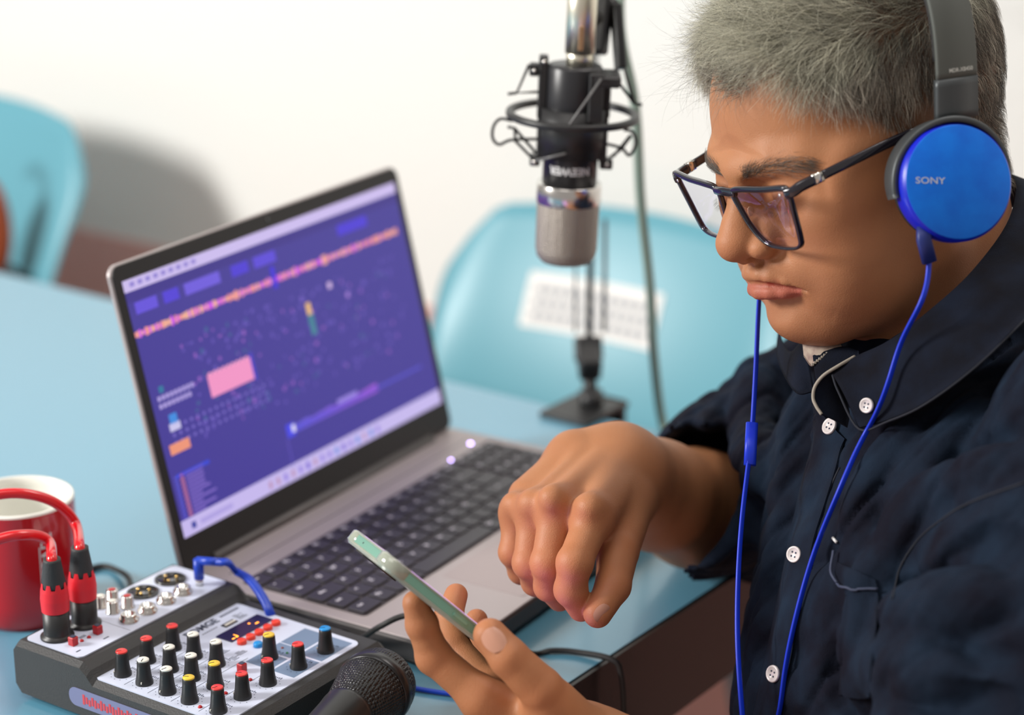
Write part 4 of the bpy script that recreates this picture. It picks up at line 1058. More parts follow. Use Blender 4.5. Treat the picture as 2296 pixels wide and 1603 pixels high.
# ------------------------------------------------------------------ shirt
sv_ = Vol((60, 900, -345), (600, 1800, 340), 2.6)
torso(sv_)
LA0, LA1 = W(2520, 1000, 1.27), W(2150, 1960, 1.20)
ls = sv_.copy(); ls.cap(LA0, LA1, 80, 66, 20); ls.cap(LA0 + (LA1 - LA0) * .35, LA0 + (LA1 - LA0) * .75, 78, 70, 25)
sv_.union(ls, 26)
rs = sv_.copy(); rs.cap(np.array([268, 1560, 118.]), W(1700, 1110, 1.66), 64, 62, 20); rs.cap(W(1720, 1110, 1.66), W(1590, 1115, 1.60), 62, 55, 20); rs.cap(W(1800, 960, 1.66), W(1640, 1040, 1.63), 60, 52, 30)
rs.cap(W(1600, 1120, 1.58), W(1520, 1105, 1.52), 58, 53, 10)
# opening of the rolled right sleeve
fd = nrm(W(1470, 1110, 1.545) - W(1600, 1130, 1.62)); oc = W(1534, 1118, 1.535)
def cutp(X, Y, Z):
    fd2 = nrm(fd + CU * .10 - CR * .18)
    return -((X - oc[0]) * fd2[0] + (Y - oc[1]) * fd2[1] + (Z - oc[2]) * fd2[2])
rs.put(cutp, oc - 150, oc + 150, 3, 's')
rs.cap(W(1440, 1100, 1.48), W(1600, 1135, 1.625), 50, 52, 4, 's')
sv_.union(rs, 26)
def surf(v, px, py, z0=1.0, z1=2.2):
    """depth at which the ray through (px, py) meets the surface"""
    zs = np.arange(z0, z1, .0015); P = CO + zs[:, None] * (CF + CR * (px - 1148) / FPX + CU * (801.5 - py) / FPX)
    ij = np.round((P * 1000 - v.lo) / v.h).astype(int); ok = np.all((ij >= 0) & (ij < np.array(v.n)), 1)
    dd = np.full(len(zs), 9.0); dd[ok] = v.d[tuple(ij[ok].T)]
    w_ = np.where(dd < 0)[0]; return zs[w_[0]] if len(w_) else 1.4
def fold(pts, r, depth, k, op='s'):
    q2 = spline(np.array([(a, b, 0) for a, b in pts]), 6)[:, :2]
    base = np.array([W(px, py, surf(sv_, px, py) - (r - depth) * .001 if op == 's' else surf(sv_, px, py) + (r - depth) * .001) for px, py in q2])
    for _ in range(3): base[1:-1] = .5 * base[1:-1] + .25 * (base[:-2] + base[2:])
    P = base; n = len(P); R_ = r * (np.sin(np.linspace(.12, PI - .12, n)) ** .5)
    if op == 's': P = P + np.linspace(0, 1, n)[:, None] * 0
    return (P, R_, k, op)
fl = [
    fold([(2283, 965), (2176, 1021), (2120, 1060), (2063, 1105), (2024, 1145)], 8, 5, 12),
    fold([(2244, 841), (2148, 953), (2075, 1038), (2035, 1094), (1990, 1180)], 7, 4.5, 12),
    fold([(2108, 937), (2052, 1004), (2007, 1060), (1960, 1160)], 6, 3.5, 10),
    fold([(2007, 1015), (1962, 1060), (1917, 1117), (1889, 1172)], 6, 3.5, 10),
    fold([(1975, 1345), (2035, 1338), (2092, 1314), (2165, 1286), (2240, 1285)], 12, 11, 10),
    fold([(1984, 1434), (2063, 1442), (2148, 1462), (2280, 1480)], 7, 5, 9),
    fold([(1960, 1515), (2040, 1540), (2150, 1568), (2260, 1575)], 7, 5, 9),
    fold([(2296, 1220), (2230, 1210), (2160, 1222), (2110, 1250)], 6, 4, 9),
    fold([(2270, 1380), (2190, 1395), (2100, 1400)], 5, 3, 8),
    fold([(1786, 900), (1770, 1000), (1745, 1150), (1720, 1300), (1690, 1500)], 15, 9, 16),
    fold([(1868, 1440), (1880, 1500), (1886, 1590)], 8, 3, 12),
    fold([(1760, 800), (1752, 860), (1746, 920)], 8, 5, 10),
    fold([(1660, 870), (1640, 940), (1640, 1010)], 8, 5, 12),
    fold([(1600, 930), (1610, 1000), (1625, 1060)], 7, 4, 12),
    fold([(1650, 1040), (1680, 1130), (1690, 1200)], 8, 5, 12),
    fold([(1556, 925), (1546, 965), (1560, 1005)], 5, 3, 8),
]
rg_ = [
    fold([(1984, 1396), (2040, 1384), (2100, 1374), (2165, 1356), (2240, 1330)], 14, 3, 14, 'u'),
    fold([(2260, 1030), (2170, 1075), (2090, 1130), (2040, 1190), (2010, 1260)], 10, 2, 14, 'u'),
    fold([(2200, 900), (2120, 1000), (2060, 1060), (2010, 1130)], 9, 2, 12, 'u'),
    fold([(2060, 940), (2000, 1020), (1950, 1100), (1915, 1200)], 8, 1.5, 12, 'u'),
    fold([(1930, 1540), (1990, 1500), (2060, 1500), (2150, 1520)], 12, 2, 14, 'u'),
    fold([(1700, 820), (1690, 900), (1700, 1000), (1715, 1100)], 12, 3, 14, 'u'),
    fold([(1990, 1250), (1960, 1330), (1945, 1420), (1940, 1520)], 10, 2, 14, 'u'),
]
for P, R_, k, op in fl + rg_: sv_.chain(list(P), list(R_), k, op)
sv_.put(over_table, sv_.lo + 1, sv_.lo + sv_.h * np.array(sv_.n), 0, 's')
SV, SF = sv_.mesh(); SV = relax(SV, SF, 2, .5); SN = normals(SV, SF)
def wob(V, f, seed):
    r_ = np.random.default_rng(seed); o = np.zeros(len(V))
    for _ in range(7):
        d = nrm(r_.normal(size=3)); o += np.sin(V @ d * f * r_.uniform(.6, 1.6) + r_.uniform(0, 6))
    return o / 7
u_ = SV @ np.array(nrm(CR * .8 + CU * .6)); 
def ridged(V, D, E_, fa, fc, seed):
    """long soft creases running along D"""
    r_ = np.random.default_rng(seed); Q = np.stack([V @ nrm(D) * fa, V @ nrm(E_) * fc, V @ nrm(np.cross(D, E_)) * fc], 1); o = np.zeros(len(V))
    for i in range(6):
        d = r_.normal(size=3); o += np.sin(Q @ d + r_.uniform(0, 6) + .8 * np.sin(Q @ r_.normal(size=3)))
    o /= 3.2; return (1 - np.abs(np.clip(o, -1, 1))) ** 3
dl = ((SV - LA0) @ (LA1 - LA0)) / ((LA1 - LA0) @ (LA1 - LA0)); dl_d = np.linalg.norm(SV - LA0 - np.clip(dl, 0, 1)[:, None] * (LA1 - LA0), axis=1)
wS = np.clip((100 - dl_d) / 25, 0, 1); wR = np.clip((SV[:, 1] - 1490) / 40, 0, 1)
cr1 = ridged(SV, CR * .77 + CU * .63, CR * -.63 + CU * .77, .012, .055, 3) * 5.0 + ridged(SV, CR * .7 + CU * .7, CR * -.7 + CU * .7, .02, .12, 4) * 1.8
cr2 = ridged(SV, CR * .97 - CU * .2, CU, .012, .05, 6) * 4.2 + ridged(SV, CR * .8 + CU * .5, CU, .02, .12, 7) * 1.4
cr3 = ridged(SV, CR * .1 + CU * 1, CR, .012, .06, 8) * 4.0 + ridged(SV, CU, CR, .02, .13, 9) * 1.2
SV = SV + SN * (wob(SV, .045, 1) * 2.0 - (cr1 * (1 - wS) * (1 - wR) + cr2 * wS + cr3 * wR) + 1.2)[:, None]
M_shirt = mat('navy_cloth', srgb(12, 13, 26), .88, spec=.15, noise=(26, 1.0, srgb(23, 37, 54)), bump=[(1500, .0003), (60, .0010)])  # teal mottle in the noise colour paints streaks of light on the cloth
shirt_me = mesh_np('shirt', SV * .001 - PO, SF); shirt = link('shirt', shirt_me, M_shirt, person)
shirt['label'] = 'dark navy button-down shirt with rolled sleeves'
from mathutils.bvhtree import BVHTree
bvh = BVHTree.FromPolygons([Vector(v) for v in (SV * .001)], SF.tolist())
def onto(px, py, off=.0):
    d = nrm(CF + CR * (px - 1148) / FPX + CU * (801.5 - py) / FPX); l, n, _, _ = bvh.ray_cast(Vector(CO), Vector(d))
    if l is None: p = at(px, py, 1.4); return p, -CF
    n = np.array(n); n = n if n @ d < 0 else -n
    return np.array(l) + n * off, n
# seams (raised double stitching)
M_seam = mat('seam', srgb(15, 19, 32), .8)
def seam(pts, r=.0007, name='seam', m=None, off=.0003):
    P = np.array([onto(*q_, off)[0] for q_ in spline(np.array([(a, b, 0) for a, b in pts]), 8)[:, :2]]) - PO
    return MB().tube(P, r, 6).build(name, m or M_seam, shirt)
seam([(2300, 1083), (2176, 1128), (2110, 1168), (2060, 1210), (2020, 1270), (2000, 1345)], .0007, 'armhole_seam')
seam([(1883, 1049), (1850, 1120), (1815, 1196), (1795, 1300), (1770, 1420), (1745, 1600)], .0007, 'placket_seam')
# front placket: a raised band running down the chest
def band(L, R_, name, m, t=.0022, off=.0006, n=40):
    a = spline(np.array([(*q_, 0) for q_ in L]), 8)[:, :2]; b = spline(np.array([(*q_, 0) for q_ in R_]), 8)[:, :2]
    V = []; F = []; K = 6; N = len(a)
    for side in (0, 1):
        for i in range(N):
            for k in range(K + 1):
                q_ = a[i] + (b[i] - a[i]) * k / K; p, nn = onto(q_[0], q_[1], off + (t if side else 0) - (.0012 if (side and k in (0, K)) else 0)); V.append(p - PO)
    V = np.array(V); 
    for side in (0, 1):
        G_ = V[side * N * (K + 1):(side + 1) * N * (K + 1)].reshape(N, K + 1, 3)
        for _ in range(6): G_[1:-1] = .5 * G_[1:-1] + .25 * (G_[:-2] + G_[2:])
    M0 = N * (K + 1)
    for i in range(N - 1):
        for k in range(K):
            q0 = i * (K + 1) + k; F.append((q0, q0 + 1, q0 + K + 2, q0 + K + 1)); F.append((M0 + q0, M0 + q0 + K + 1, M0 + q0 + K + 2, M0 + q0 + 1))
        for k in (0, K): q0 = i * (K + 1) + k; F.append((q0, q0 + K + 1, M0 + q0 + K + 1, M0 + q0))
    return MB().add(V, F).build(name, m, shirt)
band([(1824, 905), (1828, 950), (1812, 1040), (1786, 1130), (1764, 1230), (1740, 1360), (1716, 1480), (1690, 1610)], [(1897, 985), (1888, 1010), (1872, 1070), (1846, 1150), (1820, 1240), (1796, 1370), (1772, 1490), (1748, 1610)], 'placket', M_shirt)
# chest pocket
pk = band([(1880, 1262), (1874, 1290), (1892, 1318), (1902, 1360), (1890, 1450), (1880, 1560)], [(1962, 1300), (1966, 1318), (1968, 1330), (1972, 1370), (1962, 1450), (1950, 1560)], 'chest_pocket', M_shirt, .0016, .0010)
seam([(1879, 1240), (1872, 1286), (1889, 1314), (1917, 1322), (1968, 1322)], .0008, 'pocket_edge', mat('pocket_edge', srgb(52, 60, 84), .7), .0038)
MB().tube([onto(1868, 1207, .001)[0] - PO, onto(1877, 1216, .001)[0] - PO], .0010, 6).build('loose_thread', M_white, shirt)
def button(px, py, r, lab, tilt=0):
    p, n = onto(px, py, .0042); n = nrm(n + nrm(CO - p) * .4); T = align(p - PO, p - PO + n)
    m = MB(); m.lathe([(r * .98, -.0012), (r, .0), (r * .97, .0008), (r * .80, .0010), (r * .72, .0004), (r * .05, .0004)], 28, 0, T=T)
    for sx in (-1, 1):
        for sy in (-1, 1): m.lathe([(r * .12, .0002), (r * .12, .0006)], 8, 1, T=T @ np.array(Matrix.Translation((sx * r * .25, sy * r * .25, 0))))
    o = m.build('button', [M_btn, M_print], shirt); return o
M_btn = mat('pearl_button', srgb(214, 206, 204), .25, coat=.4)
for b_ in ((1871, 962, .0056), (1790, 1245, .0052), (1745, 1512, .0054)): button(*b_, '')
# collar
M_col = mat('collar_cloth', srgb(11, 12, 21), .88, spec=.15, noise=(40, .8, srgb(18, 26, 42)), bump=[(1500, .0003), (90, .0005)])
M_trim = mat('pale_piping', srgb(150, 142, 130), .8)
def leaf(T_, O_, name, m, bulge=.004, t=.0018, n=10):
    a = spline(T_, 8); b = spline(O_, 8); K = 10; N = min(len(a), len(b)); V = []; F = []
    for side in (0, 1):
        for i in range(N):
            for k in range(K + 1):
                s_ = k / K; p = a[i] * (1 - s_) + b[i] * s_; w_ = nrm(CO - p) * .8 + UP * .4
                V.append(p + w_ * (bulge * math.sin(PI * min(1, s_ * 1.1)) + (t if side else 0)) - PO)
    M0 = N * (K + 1)
    for i in range(N - 1):
        for k in range(K):
            q0 = i * (K + 1) + k; F.append((q0, q0 + 1, q0 + K + 2, q0 + K + 1)); F.append((M0 + q0, M0 + q0 + K + 1, M0 + q0 + K + 2, M0 + q0 + 1))
        for k in (0, K): q0 = i * (K + 1) + k; F.append((q0, q0 + K + 1, M0 + q0 + K + 1, M0 + q0))
    for k in range(K):
        for i in (0, N - 1): q0 = i * (K + 1) + k; F.append((q0, M0 + q0, M0 + q0 + 1, q0 + 1))
    return MB().add(V, F).build(name, m, shirt)
Tl = [at(1866, 841, 1.352), at(1917, 803, 1.352), at(1990, 768, 1.332), at(2080, 702, 1.326), at(2180, 610, 1.335), at(2262, 495, 1.375)] + [H2W([q_])[0] for q_ in ((-90, 22, -60), (-98, -22, -64), (-72, -66, -76), (-22, -96, -92), (6, -112, -108))]
Ol = [at(1926, 962, 1.335), at(1990, 944, 1.318), at(2075, 905, 1.298), at(2190, 820, 1.285), at(2300, 715, 1.295)] + [H2W([q_])[0] for q_ in ((-45, 118, -96), (-108, 70, -98), (-132, 5, -100), (-118, -60, -106), (-70, -112, -118), (-10, -136, -126))]
cl_ = leaf(Tl, Ol, 'collar', M_col, .005)
MB().tube(spline([at(1866, 841, 1.350), at(1880, 880, 1.344), at(1926, 963, 1.332), at(1990, 946, 1.315), at(2075, 907, 1.295), at(2190, 822, 1.282), at(2310, 707, 1.292)], 6) - PO, .0008, 6).build('seam', M_seam, cl_)
# inner stand of the collar with a pale piped edge
st2 = leaf([at(1915, 800, 1.356), at(1880, 822, 1.352), at(1845, 845, 1.352), at(1826, 870, 1.354), at(1824, 898, 1.354), at(1838, 930, 1.350)], [at(1960, 830, 1.366), at(1930, 850, 1.364), at(1910, 880, 1.362), at(1900, 905, 1.360), at(1905, 930, 1.358), at(1900, 960, 1.352)], 'collar_stand', M_col, .001)
MB().tube(spline([at(1917, 800, 1.354), at(1880, 821, 1.350), at(1846, 843, 1.350), at(1827, 868, 1.352), at(1823, 893, 1.352), at(1830, 912, 1.350), at(1842, 930, 1.348)], 8) - PO, .0011, 8).build('piping', M_trim, st2)
# right leaf and its pale checked facing
leaf([at(1800, 762, 1.420), at(1770, 790, 1.44), at(1752, 740, 1.50), at(1800, 660, 1.54)], [at(1826, 880, 1.392), at(1782, 880, 1.40), at(1742, 800, 1.47), at(1748, 720, 1.53)], 'collar', M_col, .004)
fc = leaf([at(1796, 745, 1.405), at(1812, 752, 1.400), at(1835, 757, 1.395), at(1885, 775, 1.39)], [at(1802, 800, 1.400), at(1820, 822, 1.392), at(1842, 800, 1.388), at(1890, 790, 1.385)], 'facing', mat('checked_facing', srgb(172, 156, 140), .8, noise=(160, .9, srgb(120, 92, 88))), .001)
fc['label'] = 'pale checked collar facing'
leaf([at(1822, 800, 1.392), at(1850, 790, 1.388), at(1890, 780, 1.384), at(1925, 790, 1.38)], [at(1832, 880, 1.384), at(1850, 900, 1.380), at(1900, 900, 1.376), at(1930, 880, 1.372)], 'inner_collar_stand', M_col, .002)
for i in range(7):
    px_ = 1822 + i * 5.4; p = at(px_, 818 - i * 4.2, 1.386); MB().box((-.0009, -.0009, -.0009), (.0009, .0009, .0009), 0, .0003, T=align(p - PO, p - PO + CU)).build('stitch', M_trim, fc)
def merged_bvh(objs):
    V = []; F = []; n0 = 0
    for o in objs:
        V += [v.co + Vector(PO) for v in o.data.vertices]; F += [[i + n0 for i in p.vertices] for p in o.data.polygons]; n0 = len(V)
    return BVHTree.FromPolygons(V, F)
bvh = merged_bvh([shirt] + [c for c in shirt.children if c.name.split('.')[0] in ('collar', 'placket', 'collar_stand', 'chest_pocket')])
pbt, nbt = onto(1945, 910, .0012); pbt = pbt - PO; T = align(pbt, pbt + nbt)
m = MB(); m.lathe([(.0047, -.0012), (.0048, 0), (.0046, .0008), (.0038, .001), (.0034, .0004), (.0002, .0004)], 28, 0, T=T)
for sx in (-1, 1):
    for sy in (-1, 1): m.lathe([(.0006, .0002), (.0006, .0006)], 8, 1, T=T @ np.array(Matrix.Translation((sx * .0012, sy * .0012, 0))))
m.build('button', [M_btn, M_print], shirt)

# ------------------------------------------------------------------ hair: strands grown from the scalp
def samp(V):
    ij = np.clip(((V - h.lo) / h.h), 1, np.array(h.n) - 2.01); i0 = ij.astype(int); f = ij - i0; o = 0
    for a in (0, 1):
        for b in (0, 1):
            for c in (0, 1):
                o = o + (f[:, 0] if a else 1 - f[:, 0]) * (f[:, 1] if b else 1 - f[:, 1]) * (f[:, 2] if c else 1 - f[:, 2]) * h.d[i0[:, 0] + a, i0[:, 1] + b, i0[:, 2] + c]
    out = np.linalg.norm((V - np.clip(V, h.lo, h.lo + h.h * (np.array(h.n) - 2))), axis=1); return o + out
def grad(V, e=2.5):
    g_ = np.stack([samp(V + np.eye(3)[k] * e) - samp(V - np.eye(3)[k] * e) for k in range(3)], 1); return g_ / (np.linalg.norm(g_, axis=1)[:, None] + 1e-9)
def unit(A): return A / (np.linalg.norm(A, axis=1)[:, None] + 1e-9)
def strands(roots, dirs, L, thick, seg, curl, rad, colr, seed, gain=.55):
    r_ = np.random.default_rng(seed); n = len(roots); P = roots.copy(); D = dirs.copy(); pts = [P.copy()]
    cv = r_.normal(size=(n, 3)) * curl[:, None]
    for i in range(seg):
        st = (L / seg)[:, None]; Q = P + D * st; d = samp(Q); g_ = grad(Q)
        want = thick * min(1, (i + 1) / (seg * .45)); Q += g_ * np.clip(want - d, -6 * gain, 30)[:, None] * gain
        D = unit(.55 * D + .45 * unit(Q - P) + cv / seg); P = Q; pts.append(P.copy())
    PT = np.stack(pts, 1)  # n, seg+1, 3
    Tn = np.gradient(PT, axis=1); Tn /= np.linalg.norm(Tn, axis=2)[..., None] + 1e-9
    a = r_.normal(size=(n, 1, 3)); U1 = np.cross(Tn, a); U1 /= np.linalg.norm(U1, axis=2)[..., None] + 1e-9; U2 = np.cross(Tn, U1)
    rr_ = rad[:, None] * np.linspace(1, .25, seg + 1)[None, :]
    V = np.stack([PT + rr_[..., None] * (math.cos(t) * U1 + math.sin(t) * U2) for t in (0, 2.0944, 4.18879)], 2)  # n, seg+1, 3, 3
    base = (np.arange(n) * (seg + 1) * 3)[:, None, None]; i_ = (np.arange(seg) * 3)[None, :, None]; k = np.arange(3)[None, None, :]; k2 = (k + 1) % 3
    F = np.stack([base + i_ + k, base + i_ + k2, base + i_ + 3 + k2, base + i_ + 3 + k], -1).reshape(-1, 4)
    return V.reshape(-1, 3), F, np.repeat(colr, (seg + 1) * 3, axis=0)
cand = np.where(hm_ > .05)[0]
ear = (np.abs(HV[:, 1]) > 70) & (HV[:, 2] < 38) & (HV[:, 0] > -32) & (HV[:, 0] < 10) & (samp(HV) > -50)
cand = cand[~ear[cand]]
def grow(n, seed, pick=None, lift=1.0, Lf=1.0, curl0=.14, wisps=False):
    r_ = np.random.default_rng(seed); c = cand if pick is None else cand[pick(HV[cand])]
    ids = r_.choice(c, n, p=hm_[c] / hm_[c].sum()); R_ = HV[ids] + r_.normal(size=(n, 3)) * .5; R_ -= grad(R_) * samp(R_)[:, None]; N_ = grad(R_)
    x, y, z = R_.T; ay_ = np.abs(y); sg = np.sign(y)
    top = np.clip((z - 62) / 30, 0, 1); front = np.clip((x - 0) / 60, 0, 1); side = 1 - top; back = np.clip((-x - 20) / 50, 0, 1)
    f_top = np.stack([np.full(n, .62), np.full(n, -.62) * (1 - .5 * (y < -30)), np.full(n, .0)], 1)
    f_side = np.stack([.45 - .9 * back * 0 + 0 * x, 0 * x, np.full(n, -1.0)], 1)
    f_back = np.stack([-.15 + 0 * x, 0 * x, np.full(n, -1.0)], 1)
    Fl = f_top * top[:, None] + side[:, None] * (f_side * (1 - back)[:, None] + f_back * back[:, None])
    # the front side hair is brushed back over the temple
    tb = np.clip((x - 28) / 20, 0, 1) * side; Fl = Fl * (1 - .55 * tb[:, None]) + .55 * tb[:, None] * np.array([-.45, .0, -1.0])
    Fl = Fl + r_.normal(size=(n, 3)) * (.08 + .07 * top[:, None])
    Fl -= N_ * (Fl * N_).sum(1)[:, None]; Fl = unit(Fl)
    ck = r_.choice(n, 700); cid = np.concatenate([((R_[i:i + 4000, None] - R_[ck][None]) ** 2).sum(2).argmin(1) for i in range(0, n, 4000)])
    cn = r_.normal(size=(700, 3)); Fl = Fl + cn[cid] * (.20 + .22 * top[:, None]); Fl -= N_ * (Fl * N_).sum(1)[:, None]; Fl = unit(Fl)
    lay = .5 * r_.random(n) + .5 * r_.random(700)[cid]
    thick = (1.5 + (4.0 + 14 * top * (.45 + .55 * front)) * lay) * lift
    L = (9 + 8 * r_.random(n) + top * (20 + 18 * front) + 10 * np.clip((z - 30) / 40, 0, 1) * side) * Lf
    L = np.where(z < 8, np.minimum(L, 7 + 5 * r_.random(n)), L)
    D = unit(N_ * (.55 + .4 * top * lay)[:, None] + Fl)
    ed = np.clip((x - 52) / 14, 0, 1) * (z > 55); L = L * (1 - .5 * ed); D = unit(D + (N_ * .55 + np.array([.25, 0, .45])) * ed[:, None])
    far = (y < -12) & (x > 40); L = np.where(far, L * .55, L); thick = np.where(far, thick * .7, thick); D = np.where(far[:, None], unit(D + np.array([.5, .5, .1])), D)
    g0 = .55 * r_.random(n) + .45 * r_.random(700)[cid]; lightp = .27 + .18 * front * top + .12 * front - .08 * back
    lv = np.where(g0 < lightp, r_.uniform(.48, .80, n), np.where(g0 < lightp + .28, r_.uniform(.22, .42, n), r_.uniform(.03, .09, n)))
    colr = lv[:, None] * np.array([1.0, .90, .74]); colr = np.where((top > .4)[:, None], lv[:, None] * np.array([1, .97, .76]), colr)
    return strands(R_, D, L, thick, 7, np.full(n, curl0) * (1 + top), np.where(lv > .4, r_.uniform(.11, .17, n), r_.uniform(.08, .12, n)), colr, seed + 1)
HS = [grow(26000, 11), grow(12000, 12, lambda V: V[:, 2] > 40, 1.0), grow(5000, 17, lambda V: (V[:, 2] > 60) & (V[:, 0] > 15), 1.25, 1.15, .5)]
# fringe wisps falling over the forehead edge
r_ = np.random.default_rng(21); fr_ids = r_.choice(cand[(HV[cand][:, 0] > 55) & (HV[cand][:, 2] > 60)], 420)
Rf = HV[fr_ids]; Nf = grad(Rf); Df = unit(Nf * r_.uniform(.3, 1.1, (420, 1)) + np.array([1.0, 0, -.1]) + r_.normal(size=(420, 3)) * .30 + np.stack([0 * Rf[:, 0], np.sign(Rf[:, 1]) * .2, 0 * Rf[:, 0]], 1))
lv = r_.choice([.06, .12, .3, .5], 420); HS.append(strands(Rf, Df, r_.uniform(24, 58, 420), r_.uniform(4, 16, 420), 9, r_.uniform(.4, 1.3, 420), np.full(420, .075), lv[:, None] * np.array([1, .96, .86]), 22, .25))
V = []; F = []; C_ = []; n0 = 0
for a, b, c in HS: V.append(a); F.append(b + n0); C_.append(c); n0 += len(a)
M_hair = mat('grey_hair', (1, 1, 1), .42, spec=.45, attr='tint')
link('hair', mesh_np('hair', H2W(np.concatenate(V)) - PO, np.concatenate(F), np.concatenate(C_)), M_hair, person)['label'] = 'short swept grey hair'
r_ = np.random.default_rng(23); fi2 = r_.choice(cand[(HV[cand][:, 0] > 66) & (HV[cand][:, 2] > 55) & (HV[cand][:, 1] > -25)], 130)
Rf = HV[fi2]; Df = unit(grad(Rf) * .5 + np.array([.6, .1, -.6]) + r_.normal(size=(130, 3)) * .4); lv = r_.choice([.05, .1, .35], 130)
a, b, c = strands(Rf, Df, r_.uniform(14, 34, 130), r_.uniform(1.5, 7, 130), 9, r_.uniform(.3, 1.2, 130), np.full(130, .06), lv[:, None] * np.array([1, .96, .86]), 24, .35)
link('hair_wisps', mesh_np('hair_wisps', H2W(a) - PO, b, c), M_hair, person)
# brows and lashes
for s in (-1, 1):
    r_ = np.random.default_rng(31 + s); n = 800; t = r_.random(n); bow = spline([(96, s * 11, 25.5), (94, s * 19, 28), (87, s * 31, 30), (76, s * 43, 28), (70, s * 49, 25.5)], 25); idx = (t * (len(bow) - 1)).astype(int)
    R_ = bow[idx] + r_.normal(size=(n, 3)) * np.array([1, 1, 2.0]) * (1.15 - .6 * t[:, None]); R_ -= grad(R_) * samp(R_)[:, None]
    R_ -= grad(R_) * samp(R_)[:, None]
    tang = unit(np.gradient(bow, axis=0))[idx]; D = unit(tang + np.array([0, 0, .8]) * (1 - 1.3 * t[:, None]) + grad(R_) * .45 + r_.normal(size=(n, 3)) * .2)
    lv = np.where(r_.random(n) < .35, .26, .075); a, b, c = strands(R_, D, r_.uniform(5, 8.5, n), np.full(n, .9), 4, np.full(n, .2), np.full(n, .075), lv[:, None] * np.array([1, .85, .7]), 33)
    link('eyebrow', mesh_np('eyebrow', H2W(a) - PO, b, c), M_hair, person)
    n = 48; t = r_.random(n); lid = spline([(92, s * 19, 3.6), (94.4, s * 27, .8), (92.6, s * 37, .6), (87, s * 46, 4.4)], 20); idx = (t * (len(lid) - 1)).astype(int)
    a, b, c = strands(lid[idx], unit(np.stack([np.ones(n), s * (t - .35), -.5 * np.ones(n)], 1)), r_.uniform(3, 4.5, n), np.full(n, 0), 4, np.full(n, .15), np.full(n, .06), np.full((n, 3), .03), 35, 0)
    link('eyelashes', mesh_np('eyelashes', H2W(a) - PO, b, c), M_hair, person)
# ================================================================== GLASSES (head frame, mm)
HM = np.eye(4); HM[:3, :3] = HR * .001; HM[:3, 3] = HO * .001
HMat = np.eye(4); HMat[:3, :3] = HR; HMat[:3, 3] = HO * .001
gl = empty('glasses', M=Matrix(HMat.tolist())); tag(gl, 'black-rimmed rectangular glasses with a silver hinge band, worn on the nose', 'glasses')
def gp(y, z): return np.array([106.5 + (z - 20) * .08 - .0014 * y * y, y + 1.5, z - .025 * y]) * .001
M_rim = mat('dark_acetate', (.014, .012, .020), .12, coat=.7)
M_padc = mat('clear_pad', srgb(176, 130, 104), .2, coat=.5)
out = [(8.0, 17.5), (11.5, 21), (22, 22.2), (42, 23.0), (58, 24.2), (62.5, 23), (62.3, 17), (59.5, 3), (57, -9), (54.5, -15), (48, -17.8), (36, -18.2), (25, -16.8), (17.5, -12), (12.0, -3), (9.2, 8)]
M_lens = bpy.data.materials.new('coated_lens'); M_lens.use_nodes = True; nt = M_lens.node_tree; N = nt.nodes; N.remove(N['Principled BSDF'])
tr = N.new('ShaderNodeBsdfTransparent'); tr.inputs[0].default_value = (.93, .93, .96, 1); gs = N.new('ShaderNodeBsdfGlossy'); gs.inputs['Color'].default_value = (.75, .62, 1, 1); gs.inputs['Roughness'].default_value = .02
lw = N.new('ShaderNodeLayerWeight'); lw.inputs['Blend'].default_value = .35; fr0 = N.new('ShaderNodeMapRange'); fr0.inputs[3].default_value = .11; fr0.inputs[4].default_value = .5; pw = N.new('ShaderNodeMath'); pw.operation = 'POWER'; pw.inputs[1].default_value = 4; nt.links.new(lw.outputs['Facing'], pw.inputs[0]); nt.links.new(pw.outputs[0], fr0.inputs[0]); mx = N.new('ShaderNodeMixShader')
nt.links.new(fr0.outputs[0], mx.inputs[0]); nt.links.new(tr.outputs[0], mx.inputs[1]); nt.links.new(gs.outputs[0], mx.inputs[2]); nt.links.new(mx.outputs[0], N['Material Output'].inputs[0])
